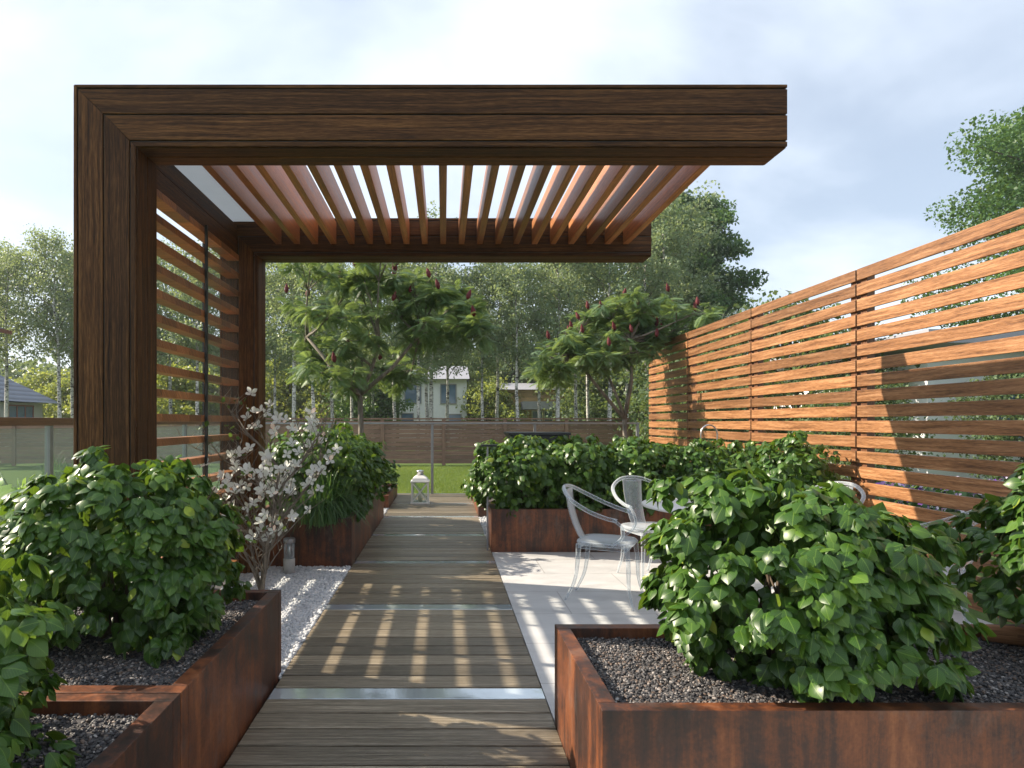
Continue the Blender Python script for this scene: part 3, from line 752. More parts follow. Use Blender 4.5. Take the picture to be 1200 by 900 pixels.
def sumac(base, targets, label, seed, cones, size=0.235, fork=0.35, frac=1.0):
    """targets: crown tips in metres relative to base"""
    b = Vector(base); root = empty('sumac_tree', b, label, 'tree', 'sumac trees with red seed heads')
    r = random.Random(seed); mb = MB(); tips = []
    nodes = [(Vector((0, 0, 0)), 0.055)]
    forks = [Vector(f) for f in fork]
    mb.tube([b, b+forks[0]*0.5+Vector((0.02, 0, 0)), b+forks[0]], [0.045, 0.040, 0.036], 8)
    for f in forks[1:]:
        mid = forks[0].lerp(f, 0.5)+Vector((r.uniform(-.06,.06), r.uniform(-.06,.06), -0.05)); mb.tube([b+forks[0], b+mid, b+f], [0.034, 0.027, 0.021], 7)
    for t in targets:
        t = Vector(t); f = min(forks, key=lambda q: (q-t).length)
        pts = []
        mid = f.lerp(t, 0.5)+Vector((r.uniform(-.08,.08), r.uniform(-.08,.08), -0.08)); e = t
        for i in range(5):
            u = i/4; pts.append(b+(f*(1-u)**2+mid*2*u*(1-u)+e*u*u))
        mb.tube(pts, [0.022, 0.018, 0.014, 0.011, 0.008], 6)
        tips.append(t)
        for _ in range(4):
            a = r.uniform(0, 6.28); o = Vector((math.cos(a)*0.25, math.sin(a)*0.28, r.uniform(-0.10, 0.16)))
            s0 = (pts[3]-b); mb.tube([b+s0, b+s0.lerp(t+o, .5)+Vector((0,0,.02)), b+t+o], [0.009, 0.007, 0.005], 5); tips.append(t+o)
    mb.build('trunk', 'bark', root)
    P = []; D = []; Nn = []; S = []; rd = []
    for t in tips:
        tone = r.random()
        for k in range(r.randint(13, 17)):
            a = r.uniform(0, 6.28); up = r.uniform(-0.7, 0.9)
            P.append(t+Vector((0, 0, r.uniform(-0.09, 0.03)))); d = Vector((math.cos(a), math.sin(a), up)); D.append(d); Nn.append(Vector((r.uniform(-.7,.7), r.uniform(-.7,.7), 1))); S.append(size*r.uniform(0.65, 1.15)); rd.append(min(1, max(0, 0.5*tone+0.5*r.random())))
    f3 = lambda A: np.array([tuple(x) for x in A])
    me = scatter(*FROND, f3(P), frames(f3(D), f3(Nn)), S, 'leaves', np.array(rd)); link_mesh('leaves', me, 'sumac', root)
    # seed heads
    cm = MB(); prof = []
    for i in range(9):
        u = i/8; prof.append((0.001+0.031*math.sin(math.pi*min(1, 0.12+0.88*u**0.8))*(1.0+0.12*(-1)**i), u*0.15))
    cm.lathe(prof, n=8); first = None
    sel = sorted(tips, key=lambda q: q.z*0.4+r.uniform(-.9,.9), reverse=True)[:cones]
    for t in sel:
        if first is None:
            cm.v = [(v[0]+b.x, v[1]+b.y, v[2]+b.z) for v in cm.v]; o = cm.build('seed_head', 'seed', root); first = o
        else: o = first.copy(); COL.objects.link(o); o.parent = root
        o.location = t+Vector((r.uniform(-.05,.05), -0.12+r.uniform(-.05,.03), 0.10)); o.rotation_euler = (r.uniform(-.3,.3), r.uniform(-.4,.4), 0)
    return root
# left sumac at Y=9.0; pixel -> metres at that depth
def tg(px, py, Y, b, dy): return ((px-520)/740*Y-b[0], dy, EYE+(495-py)/740*Y-b[2])
b1 = (-1.18, 8.9, 0.42); r = random.Random(2)
T1 = [(345,352),(350,392),(375,330),(395,375),(372,415),(365,435),(400,345),(430,335),(455,330),(440,370),(410,410),(385,440),(430,400),(465,365),(480,400),(455,430),(478,440),(500,385),(515,345),(535,365),(540,400),(520,395),(500,350),(410,450),(485,335),(532,350),(545,378),(415,325),(450,310)]
targets = [tg(x, y, 8.9, b1, r.uniform(-0.75, 0.75)) for x, y in T1]
sumac(b1, targets, 'sumac tree with dark red seed heads left of the boardwalk, seen under the pergola', 41, 30,
      fork=[(-0.0,0,1.33), (-0.42,0.05,1.75), (0.02,0.1,1.85), (0.28,-.05,2.05), (-0.75,0.0,2.15), (0.85,0.05,2.2)])
b2 = (2.95, 10.3, 0.16)
T2 = [(637,425),(650,402),(640,440),(670,395),(690,385),(665,420),(685,420),(700,405),(720,380),(712,360),(735,350),(745,370),(755,395),(730,400),(765,375),(785,365),(800,372),(810,380),(775,395),(745,415),(710,430),(760,355),(790,390),(655,445),(690,368)]
targets = [tg(x, y, 10.3, b2, r.uniform(-0.6, 0.45)) for x, y in T2]
sumac(b2, targets, 'sumac tree with red seed heads before the far end of the orange fence', 42, 24,
      fork=[(0.0,0,1.25), (-0.25,0.05,1.95), (0.15,0.1,2.0), (-0.9,-.05,2.35), (0.1,0.0,2.55)])

# ================================================================== BACKGROUND TREES
def tree_mesh(seed, h, crown_r, crown_z0, nleaf, leaf, kind):
    r = np.random.default_rng(seed); rr = random.Random(seed); mb = MB()
    lean = (rr.uniform(-.3,.3), rr.uniform(-.3,.3)); tp = []
    for i in range(7):
        u = i/6; tp.append(Vector((lean[0]*u*u*1.5+rr.uniform(-.06,.06), lean[1]*u*u*1.5+rr.uniform(-.06,.06), h*0.95*u)))
    r0 = 0.0098*h if kind == 'birch' else 0.022*h
    mb.tube(tp, [r0*(1-0.9*i/6)+0.01 for i in range(7)], 8)
    tb = MB(); clumps = []
    nb = 30 if kind == 'birch' else 60
    for k in range(nb):
        u = crown_z0+(0.97-crown_z0)*((k+rr.random())/nb); i = min(5, int(u*6)); p = tp[i].lerp(tp[i+1], u*6-i)
        a = k*2.4+rr.uniform(-.5,.5); v = (u-crown_z0)/(1-crown_z0)
        prof = (math.sin(math.pi*min(1, 0.18+0.78*v))**0.8) if kind != 'birch' else (0.55+0.45*math.sin(math.pi*(0.1+0.6*v)))*(1-v**3*0.75)
        ln = crown_r*prof*rr.uniform(0.6, 1.15); up = 0.75 if kind == 'birch' else 0.35
        e = p+Vector((math.cos(a)*ln, math.sin(a)*ln, ln*up*rr.uniform(.5,1.2)))
        m_ = p.lerp(e, .5)+Vector((0, 0, ln*0.08)); tb.tube([p, m_, e], [r0*0.3*(1-u*.6), r0*0.16, 0.01], 5, cap=False)
        for q, s in ((0.4, 0.6), (0.65, 0.8), (0.85, 1.0), (1.0, 0.9)):
            c = p.lerp(m_, q*2) if q < .5 else m_.lerp(e, q*2-1)
            clumps.append((c+Vector((rr.uniform(-.3,.3), rr.uniform(-.3,.3), rr.uniform(-.25,.3)))*crown_r*0.3, s))
    C = np.array([tuple(c[0]) for c in clumps]); cs = np.array([c[1] for c in clumps]); tone = r.random(len(C))
    idx = r.integers(0, len(C), nleaf); g = r.normal(size=(nleaf, 3)); sg = crown_r*(0.15 if kind == 'birch' else 0.13)
    gl = np.linalg.norm(g, axis=1, keepdims=True); g = g/gl*np.minimum(gl, 1.9)
    P = C[idx]+g*np.array([sg, sg, sg*(0.95 if kind == 'birch' else 0.6)])*cs[idx][:, None]
    if kind == 'birch': P[:, 2] -= np.abs(r.normal(size=nleaf))*0.05*crown_r
    D = r.normal(size=(nleaf, 3))+np.array([0, 0, -0.5]); Nn = r.normal(size=(nleaf, 3))+np.array([0, 0, .8])
    rnd = np.clip(0.5*r.random(nleaf)+0.5*tone[idx], 0, 1)
    me = scatter(*SMALL, P, frames(D, Nn), leaf*r.uniform(.6, 1.3, nleaf), 'crown', rnd)
    return mb, tb, me
def make_tree(name, loc, seed, h, cr_, z0, nleaf, leaf, kind, leafm, barkm, label, group, cat='tree'):
    root = empty(name, loc, label, cat, group); mb, tb, me = tree_mesh(seed, h, cr_, z0, nleaf, leaf, kind)
    w = Vector(loc)
    for q in (mb, tb): q.v = [(v[0]+w.x, v[1]+w.y, v[2]+w.z) for v in q.v]
    mb.build('trunk', barkm, root); tb.build('branches', 'darkbark', root)
    link_mesh('crown', me, leafm, root); return root
def X(px, Y): return (px-520)/740*Y
GB = 'slender birches standing behind the back fence'; LB = 'slender pale-trunked birch in the row behind the brown back fence'
protos = [make_tree('birch_tree', (X(345, 27), 27, -0.06), 61, 10.4, 2.05, 0.42, 10000, 0.125, 'birch', 'birch', 'birchbark', LB, GB),
          make_tree('birch_tree', (X(505, 29), 29, -0.06), 62, 11.0, 2.15, 0.44, 10000, 0.125, 'birch', 'birch', 'birchbark', LB, GB),
          make_tree('birch_tree', (X(655, 28), 28, -0.06), 63, 10.6, 1.95, 0.40, 10000, 0.125, 'birch', 'birch', 'birchbark', LB, GB)]
rr = random.Random(9)
spots = [(322,30,.85),(367,26,.8),(390,30,.9),(412,34,.95),(462,31,.9),(437,36,1.0),(490,26.5,.75),(500,30,.82),(525,32,.9),(565,28,.82),(583,33,.98),(607,27,.8),(632,34,1.0),(675,31,.95),(690,36,1.1),(715,28,.95),(735,33,1.15),(757,29,1.1),(778,31,1.25),(800,34,1.15),
         (230,28,.9),(262,31,1.0),(200,33,1.0),(170,30,.95), (120,34,1.0), (70,31,1.0),(84,34,1.05),(8,32,1.02),(-8,36,1.1),(-40,30,.9),(820,36,.95),(845,40,.98)]
for i, (px, Y, s) in enumerate(spots):
    lab = LB if 300 < px < 860 else ('slender pale birch seen left of the pergola or through its side slats')
    c = copy_tree(protos[i % 3], (X(px, Y), Y, -0.06), rr.uniform(0, 6.28), (s*rr.uniform(.9,1.1), s*rr.uniform(.9,1.1), s), lab)
    if not (300 < px < 860): c['group'] = 'birches beyond the left lawn'
make_tree('maple_tree', (X(812, 36), 36, -0.06), 71, 15.0, 3.5, 0.15, 60000, 0.20, 'maple', 'maple', 'darkbark', 'tall dark green tree rising behind the birches above the far end of the orange fence', 'dark leafy trees')
make_tree('maple_tree', (21.9, 20.8, -0.06), 72, 13.2, 4.5, 0.15, 120000, 0.125, 'maple', 'maple', 'darkbark', 'big dark green tree above the orange fence at the right edge', 'dark leafy trees')
make_tree('maple_tree', (X(432, 37), 37, -0.06), 73, 4.6, 2.2, 0.1, 8000, 0.2, 'maple', 'maple', 'darkbark', 'low dark tree beside the white house, left of it', 'dark leafy trees')
# yellow-green understory trees
yt = make_tree('leafy_tree', (X(340, 42), 42, -0.06), 81, 5.2, 3.0, 0.05, 9000, 0.24, 'maple', 'yellowleaf', 'darkbark', 'sunlit yellow-green leafy tree low behind the birch trunks', 'yellow-green trees behind the birches')
for px, Y, s in ((375,44,.9),(398,40,.8),(560,50,1.0),(575,46,.8),(690,46,.95),(725,43,.9),(300,44,.9),(250,40,.85),(215,38,.9),(60,50,1.0),(85,46,.85),(130,44,.9)):
    c = copy_tree(yt, (X(px, Y), Y, -0.06), rr.uniform(0, 6.28), (s*1.1, s*1.1, s))
    if px < 300: c['label'] = 'sunlit yellow-green leafy tree beyond the left lawn'; c['group'] = 'yellow-green trees beyond the left lawn'
gt = make_tree('leafy_tree', (X(700, 40), 40, -0.06), 83, 7.0, 3.2, 0.05, 11000, 0.24, 'maple', 'wood_mass', 'darkbark', 'mid-green leafy tree behind the birch trunks', 'mid-green trees behind the birches')
for px, Y, s in ((420,48,1.1),(745,38,.9),(660,52,1.2),(600,56,1.3),(455,55,1.2),(540,58,1.25),(340,56,1.3),(380,60,1.35),(780,48,1.2),(500,64,1.3)):
    copy_tree(gt, (X(px, Y), Y, -0.06), rr.uniform(0, 6.28), (s*1.2, s*1.2, s))
for px, Y, s in ((240,50,1.2),(190,52,1.2),(140,54,1.1),(280,46,1.0)):
    c = copy_tree(gt, (X(px, Y), Y, -0.06), rr.uniform(0, 6.28), (s*1.2, s*1.2, s), 'mid-green leafy tree glimpsed through the pergola side slats'); c['group'] = 'mid-green trees beyond the left lawn'
# far woodland as one mass
def woodland():
    r = np.random.default_rng(5); n = 60000
    x = r.uniform(-95, 75, n); y = r.uniform(68, 84, n)
    top = 6.5+1.8*np.sin(x*0.35)+1.2*np.sin(x*0.83+1)+0.8*np.sin(x*2.1)
    z = top*r.random(n)**0.8
    P = np.stack([x, y-70, z], 1); P[:, 2] += r.normal(size=n)*0.3
    me = scatter(*SMALL, P, frames(r.normal(size=(n, 3)), r.normal(size=(n, 3))), r.uniform(.5, 1.0, n), 'far_woodland', np.clip(r.random(n)*.6+.2*np.sin(x*.9)+.2, 0, 1))
    tag(link_mesh('far_woodland', me, 'wood_mass', None, (0, 70, 0)), kind='stuff')
woodland()

# ================================================================== HOUSES
def window(root, x0, x1, z0, z1, y, frame='greymetal', panes=1):
    q = MB(); t = 0.07; q.box(x0, x1, y-0.06, y, z0, z0+t); q.box(x0, x1, y-0.06, y, z1-t, z1)
    q.box(x0, x0+t, y-0.06, y, z0+t, z1-t); q.box(x1-t, x1, y-0.06, y, z0+t, z1-t)
    for i in range(1, panes):
        xm = x0+(x1-x0)*i/panes; q.box(xm-t/2, xm+t/2, y-0.06, y, z0+t, z1-t)
    f = q.build('window', frame, root); g = MB(); g.box(x0+t*.8, x1-t*.8, y-0.03, y-0.012, z0+t*.8, z1-t*.8); g.build('pane', 'winglass', f)
def Z(py, Y): return EYE+(495-py)/740*Y
Yh = 46
wh = empty('house', (X(514, Yh), Yh, -0.06), 'white plastered house with pale grey roof and blue windows behind the birches', 'house', 'houses beyond the back fence')
q = MB(); q.box(X(468, Yh), X(547, Yh), Yh, Yh+7, -0.06, Z(444, Yh)); q.build('wall', 'plaster', wh)
q = MB(); q.prism([(Yh-0.5, Z(444.5, Yh)), (Yh+7.5, Z(444.5, Yh)), (Yh+3.5, Z(424, Yh)), ], X(464, Yh), X(550, Yh), 'x'); q.build('roof', 'roofgrey', wh)
window(wh, X(474, Yh), X(494, Yh), Z(473, Yh), Z(450, Yh), Yh-0.01); window(wh, X(516, Yh), X(535, Yh), Z(473.5, Yh), Z(450, Yh), Yh-0.01)
window(wh, X(470, Yh), X(485, Yh), Z(497, Yh), Z(484, Yh), Yh-0.01); window(wh, X(524, Yh), X(541, Yh), Z(497, Yh), Z(485, Yh), Yh-0.01)
yh = empty('house', (X(630, Yh), Yh, -0.06), 'house with yellow timber cladding and grey canopy behind the birches', 'house', 'houses beyond the back fence')
q = MB(); H0 = Z(457, Yh); k = 14
for i in range(k): q.box(X(583, Yh), X(674, Yh), Yh+0.004*(i % 2), Yh+6, -0.06+(H0+.06)*i/k+.006, -0.06+(H0+.06)*(i+1)/k, axis=0)
q.build('wall', 'siding', yh)
q = MB(); q.prism([(Yh-0.5, H0+0.01), (Yh+6.5, H0+0.01), (Yh+3, Z(446, Yh))], X(580, Yh), X(677, Yh), 'x'); q.build('roof', 'roofgrey', yh)
q = MB(); q.box(X(610, Yh), X(668, Yh), Yh-1.2, Yh-0.01, Z(480, Yh), Z(471, Yh)); q.build('canopy', 'roofgrey', yh)
for a, b in ((598, 611), (623, 636), (637, 648), (660, 671)): window(yh, X(a, Yh), X(b, Yh), Z(500, Yh), Z(481, Yh), Yh-0.01, 'white')
# left house with blue-grey hipped roof
Yl = 34; lh = empty('house', (X(-60, Yl), Yl, -0.06), 'pale house with blue-grey hipped tile roof beyond the left lawn', 'house', 'houses beyond the back fence')
q = MB(); q.box(X(-290, Yl), X(50, Yl+8), Yl, Yl+8, -0.06, Z(468, Yl)); q.build('wall', 'greyplaster', lh)
q = MB(); xa, xb, za, zb = X(-300, Yl), X(72, Yl+9), Z(467, Yl), Z(412, Yl)
q._add([(xa,Yl-1,za),(xb,Yl-1,za),(xb,Yl+9,za),(xa,Yl+9,za),(xa+4,Yl+4,zb+.6),(xb-4,Yl+4,zb+.6)], [(0,1,5,4),(1,2,5),(2,3,4,5),(3,0,4),(0,3,2,1)]); q.build('roof', 'tiles', lh)
window(lh, X(-100, Yl), X(-80, Yl), Z(487, Yl), Z(472, Yl), Yl-0.01, 'redbrown', 3)
for ya in (35.2, 38.6):
    xw = X(50, Yl+8); q = MB()
    for i in range(4): q.box(xw+.005, xw+.06, ya+i*.78, ya+i*.78+.08, Z(488, Yl), Z(473, Yl))
    q.box(xw+.005, xw+.06, ya-.02, ya+2.44, Z(473, Yl)+.003, Z(473, Yl)+.09); q.box(xw+.005, xw+.06, ya-.02, ya+2.44, Z(488, Yl)-.1, Z(488, Yl)-.003); f = q.build('window', 'redbrown', lh)
    q = MB(); q.box(xw+.004, xw+.02, ya+.08, ya+2.34, Z(488, Yl), Z(473, Yl)); q.build('pane', 'winglass', f)
Yn = 22; nh = empty('house', (X(-120, Yn), Yn, -0.06), 'neighbouring house of which only the red-brown eave corner shows at the left edge', 'house', 'houses beyond the back fence')
q = MB(); q.box(X(-200, Yn), X(0, Yn+7)-.9, Yn, Yn+6, -0.06, Z(392, Yn)); q.build('wall', 'greyplaster', nh)
q = MB(); xa, xb, za = X(-220, Yn), X(12, Yn+7), Z(388, Yn+7)
q._add([(xa,Yn-1,za),(xb,Yn-1,za),(xb,Yn+7,za),(xa,Yn+7,za),(xa+2,Yn+3,za+1.6),(xb-3,Yn+3,za+1.6)], [(0,1,5,4),(1,2,5),(2,3,4,5),(3,0,4),(0,3,2,1)]); q.build('roof', 'tiles', nh)
q = MB(); q.box(xa, xb, Yn-1.06, Yn-1.003, za-0.16, za+0.02); q.box(xb+.003, xb+.06, Yn-1.06, Yn+7.05, za-0.16, za+0.02); q.build('eave_board', 'redbrown', nh)
# house behind the right fence
Yr = 15; rh = empty('house', (22, Yr, -0.06), 'white and blue modern house glimpsed through the gaps of the orange fence', 'house', 'houses beyond the back fence')
q = MB(); q.box(11.5, 26, Yr, Yr+7, -0.06, 3.1); q.build('wall', 'plaster', rh)
q = MB(); q.box(10.6, 26.8, Yr-1.2, Yr+7.6, 3.105, 3.4); q.build('roof', 'roofgrey', rh)
for a in (13, 16, 19): window(rh, a, a+1.8, 0.7, 2.5, Yr-0.01, 'darkmetal', 2)
rf = make_tree('leafy_tree', (9.5, 17, -0.06), 91, 4.6, 2.3, 0.05, 9000, 0.15, 'maple', 'wood_mass', 'darkbark', 'leafy garden tree behind the orange fence', 'garden trees glimpsed through the orange fence')
for x, y, s in ((7.5, 19, .9), (12, 13, .55), (6.3, 16, .6), (17, 13.5, .8), (8.2, 12.5, 0.5), (14.5, 12.8, .6)): copy_tree(rf, (x, y, -0.06), rr.uniform(0, 6), s)
def flowerbed():
    r = np.random.default_rng(77); n = 2600
    P = np.stack([r.uniform(-4.2, 4.2, n), r.normal(size=n)*0.3, r.uniform(0.05, 0.55, n)], 1)
    me = scatter(*SMALL, P, frames(r.normal(size=(n, 3)), r.normal(size=(n, 3))+[0, -.5, 1]), r.uniform(.05, .1, n), 'flowers', r.random(n))
    tag(link_mesh('flowers', me, 'flowers', None, (10.5, 9.4, -0.06)), kind='stuff')
    n = 3500; P = np.stack([r.uniform(-4.2, 4.2, n), r.normal(size=n)*0.3, r.uniform(0.0, 0.45, n)], 1)
    me = scatter(*SMALL, P, frames(r.normal(size=(n, 3)), r.normal(size=(n, 3))+[0, -.5, 1]), r.uniform(.07, .14, n), 'ground_cover', r.random(n))
    tag(link_mesh('ground_cover', me, 'grassleaf', None, (10.5, 9.4, -0.06)), kind='stuff')
flowerbed()

# ---- lawn blades
def lawn_blades(x0, x1, y0, y1, n, seed):
    r = np.random.default_rng(seed); P = np.stack([r.uniform(x0, x1, n), r.uniform(y0, y1, n), np.zeros(n)], 1)
    a = r.uniform(0, 6.28, n); h = r.uniform(.03, .075, n); w = r.uniform(.004, .008, n)
    s = np.stack([np.cos(a)*w, np.sin(a)*w, 0*a], 1); t = P+np.stack([r.normal(size=n)*.02, r.normal(size=n)*.02, h], 1)
    c = np.array([(x0+x1)/2, (y0+y1)/2, 0]); V = np.stack([P-s, P+s, t], 1)-c
    me = np_mesh('lawn_grass', V.reshape(-1, 3), np.arange(3*n).reshape(-1, 3), 3, np.repeat(np.clip(.5+.25*np.sin(P[:,0]*1.3)*np.sin(P[:,1]*.9)+r.normal(size=n)*.2, 0, 1), 3), smooth=False)
    tag(link_mesh('lawn_grass', me, 'lawnblade', None, (c[0], c[1], -0.06)), kind='stuff')
lawn_blades(-3.5, 4, 12.2, 20.4, 130000, 1)
lawn_blades(-9, -4.25, 4.5, 13, 60000, 2)

# ---- plants beyond the glass at the left
def stem_plant(loc, h, n, leaf, label, seed, mat='lime', name='garden_plant'):
    root = empty(name, loc, label, 'plant', 'leafy plants beyond the left glass railing'); r = np.random.default_rng(seed); mb = MB()
    P = []; 
    for i in range(n):
        a = r.uniform(0, 6.28); q = r.uniform(.1, .45)*h; zt = h*r.uniform(.45, 1)
        e = Vector(loc)+Vector((math.cos(a)*q, math.sin(a)*q, zt)); mb.tube([Vector(loc), Vector(loc)+Vector((math.cos(a)*q*.4, math.sin(a)*q*.4, zt*.6)), e], [.01, .008, .004], 5); P.append((math.cos(a)*q, math.sin(a)*q, zt))
    mb.build('stems', 'grassleaf', root); P = np.array(P)
    D = P*np.array([1, 1, 0])+np.array([0, 0, -.15])+r.normal(size=P.shape)*.1; me = scatter(*HEART, P, frames(D, r.normal(size=P.shape)*.3+[0, -.5, .8]), leaf*r.uniform(.7, 1.2, n), 'leaves')
    link_mesh('leaves', me, mat, root)
stem_plant((-4.6, 6.9, -0.06), 1.0, 12, 0.34, 'lime-green plant with very large round leaves behind the left glass railing', 5)
stem_plant((-5.0, 7.6, -0.06), 0.8, 22, 0.16, 'smaller light green plant beyond the left glass railing', 6)
grass_tuft((-5.6, 9.2, -0.06), 500, 1.2, 'tall bright green grass clump above the handrail of the left glass railing', 9, 0.6)

# ================================================================== CHAIRS + TABLE
def smooth_path(pts, n=24):
    P = [Vector(p) for p in pts]; P = [P[0]*2-P[1]]+P+[P[-1]*2-P[-2]]; out = []; m = len(P)-3
    for i in range(n+1):
        u = i/n*m; k = min(int(u), m-1); t = u-k; a, b, c, d = P[k:k+4]
        out.append(0.5*((2*b)+(c-a)*t+(2*a-5*b+4*c-d)*t*t+(3*b-a-3*c+d)*t**3))
    return out
def make_chair():
    root = empty('armchair', (0, 0, 0), None, 'armchair', 'clear armchairs round the patio table')
    # seat: rounded square slab, slightly dished
    q = MB(); n = 28; ring = []
    for k in range(n):
        a = 2*math.pi*k/n; c, s = math.cos(a), math.sin(a); e = 0.62
        ring.append((0.225*math.copysign(abs(c)**e, c), 0.215*math.copysign(abs(s)**e, s)))
    levels = [(0.97, 0.438), (1.0, 0.445), (1.0, 0.458), (0.97, 0.465), (0.8, 0.462), (0.4, 0.455)]
    vs = [(x*f, y*f, z) for f, z in levels for x, y in ring]; fs = [(i*n+k, i*n+(k+1) % n, (i+1)*n+(k+1) % n, (i+1)*n+k) for i in range(len(levels)-1) for k in range(n)]
    fs += [tuple(range(n-1, -1, -1)), tuple(range((len(levels)-1)*n, len(levels)*n))]
    q._add(vs, fs, None, 0.5, True); q.build('seat', 'acrylic', root)
    q = MB(); z0 = 0.41
    q.box(-.185, .185, .165, .185, z0, .437); q.box(-.165, .165, -.185, -.165, z0, .437); q.box(-.195, -.175, -.16, .16, z0, .437); q.box(.175, .195, -.16, .16, z0, .437)
    q.build('apron', 'acrylic', root, bevel=0.004)
    for sx in (-1, 1):
        q = MB(); q.tube(smooth_path([(sx*.185, .18, .44), (sx*.192, .195, .3), (sx*.20, .20, .15), (sx*.225, .235, 0)], 10), [.021-.0012*i for i in range(11)], 8); q.build('leg', 'acrylic', root)
        q = MB(); q.tube(smooth_path([(sx*.165, -.18, .44), (sx*.155, -.19, .3), (sx*.15, -.215, .15), (sx*.155, -.285, 0)], 10), [.021-.0012*i for i in range(11)], 8); q.build('leg', 'acrylic', root)
        q = MB(); q.tube(smooth_path([(sx*.265, .10, .655), (sx*.262, .165, .60), (sx*.235, .155, .52), (sx*.212, .08, .455)], 12), .0115, 8); q.build('arm_support', 'acrylic', root)
    pts = smooth_path([(.268, .13, .648), (.285, .04, .668), (.283, -.09, .715), (.235, -.225, .785), (.12, -.305, .845), (0, -.325, .86), (-.12, -.305, .845), (-.235, -.225, .785), (-.283, -.09, .715), (-.285, .04, .668), (-.268, .13, .648)], 44)
    q = MB(); q.tube(pts, .0155, 10); q.build('back_rail', 'acrylic', root)
    # splat
    q = MB(); K = 10; vs = []
    for i in range(K+1):
        t = i/K; z = .455+t*.385; y = -.195-.115*t**0.8-.02*math.sin(t*3.14); w = .072+.022*t
        for th in (-.004, .004):
            for s in (-1, -.33, .33, 1): vs.append((s*w, y+th+0.012*(s*s), z))
    fs = []
    for i in range(K):
        a = i*8; b = a+8
        for s in range(3): fs += [(a+s, a+s+1, b+s+1, b+s), (a+4+s+1, a+4+s, b+4+s, b+4+s+1)]
        fs += [(a, b, b+4, a+4), (a+3, a+7, b+7, b+3)]
    fs += [(0, 4, 5, 1), (1, 5, 6, 2), (2, 6, 7, 3)]; a = K*8; fs += [(a, a+1, a+5, a+4), (a+1, a+2, a+6, a+5), (a+2, a+3, a+7, a+6)]
    q._add(vs, fs, None, .5, True); q.build('splat', 'acrylic', root)
    return root
TC = (2.12, 4.70)
ch = make_chair(); zfl = -0.004
def face(c, dx, dy): return math.atan2(dy, dx)-math.pi/2
ch.location = (1.26, 4.87, zfl); ch.rotation_euler = (0, 0, face(ch, .894, -.447)); ch['label'] = 'clear armchair left of the patio table, in full view and seen side-on'
for (x, y, dx, dy, lab) in ((1.80, 5.50, .25, -.97, 'clear acrylic armchair behind the patio table, its curved back in front of the hedge'),
                            (3.02, 5.12, -.9, -.35, 'clear armchair near the orange fence, only its back rail showing over the big shrub'),
                            (3.0, 3.95, -.8, .6, 'clear acrylic armchair by the orange fence, glimpsed between the two right shrubs')):
    copy_tree(ch, (x, y, zfl), face(None, dx, dy), None, lab)
tb = empty('table', (TC[0], TC[1], zfl), 'round pale table on the patio, mostly hidden behind the big right shrub', 'table')
q = MB(); q.lathe([(.60, .728), (.62, .733), (.62, .743), (.61, .748)], (TC[0], TC[1], zfl), 48); q.build('table_top', 'white', tb)
q = MB(); q.lathe([(.26, 0), (.26, .012), (.06, .03), (.035, .08), (.032, .65), (.06, .70), (.18, .727)], (TC[0], TC[1], zfl), 28); q.build('pedestal', 'steel', tb)

# ================================================================== SMALL THINGS
# lantern
lx, ly = -0.394, 10.6; ln = empty('lantern', (lx, ly, 0.002), 'white wooden lantern with crossed braces standing at the end of the boardwalk', 'lantern'); w = 0.145
q = MB(); q.box(lx-w-.01, lx+w+.01, ly-w-.01, ly+w+.01, .002, .035); q.build('base', 'white', ln, bevel=.004)
q = MB()
for sx in (-1, 1):
    for sy in (-1, 1): q.box(lx+sx*(w-.013)-.013, lx+sx*(w-.013)+.013, ly+sy*(w-.013)-.013, ly+sy*(w-.013)+.013, .036, .36)
q.build('corner_posts', 'white', ln)
for ang in range(4):
    q = MB(); Mz = Matrix.Translation((lx, ly, .198)) @ Matrix.Rotation(ang*math.pi/2, 4, 'Z')
    for s in (-1, 1):
        q.box(-.19, .19, -w-.001+.004*(s > 0), -w+.010, -.009, .009, M4=Mz @ Matrix.Translation((0, 0, 0)) @ Matrix.Rotation(s*0.90, 4, 'Y'))
    q.build('cross_brace', 'white', ln)
q = MB(); q.box(lx-w+.018, lx+w-.018, ly-w+.018, ly+w-.018, .037, .358); q.build('glass_box', 'glass', ln)
q = MB(); q.box(lx-w-.012, lx+w+.012, ly-w-.012, ly+w+.012, .361, .385)
t, u = w-.005, .065
q._add([(lx-t,ly-t,.386),(lx+t,ly-t,.386),(lx+t,ly+t,.386),(lx-t,ly+t,.386),(lx-t*.85,ly-t*.85,.43),(lx+t*.85,ly-t*.85,.43),(lx+t*.85,ly+t*.85,.43),(lx-t*.85,ly+t*.85,.43),(lx-u,ly-u,.475),(lx+u,ly-u,.475),(lx+u,ly+u,.475),(lx-u,ly+u,.475)],
       [(3,2,1,0),(0,1,5,4),(1,2,6,5),(2,3,7,6),(3,0,4,7),(4,5,9,8),(5,6,10,9),(6,7,11,10),(7,4,8,11),(8,9,10,11)])
q.build('roof', 'white', ln, bevel=.004)
q = MB(); q.lathe([(.055, .476), (.055, .53), (.062, .533), (.062, .55), (.01, .565)], (lx, ly, 0), 16); q.build('chimney_cap', 'steel', ln)
q = MB(); q.lathe([(.035, .037), (.035, .16), (.005, .165)], (lx, ly, 0), 14); q.build('candle', 'candle', ln)
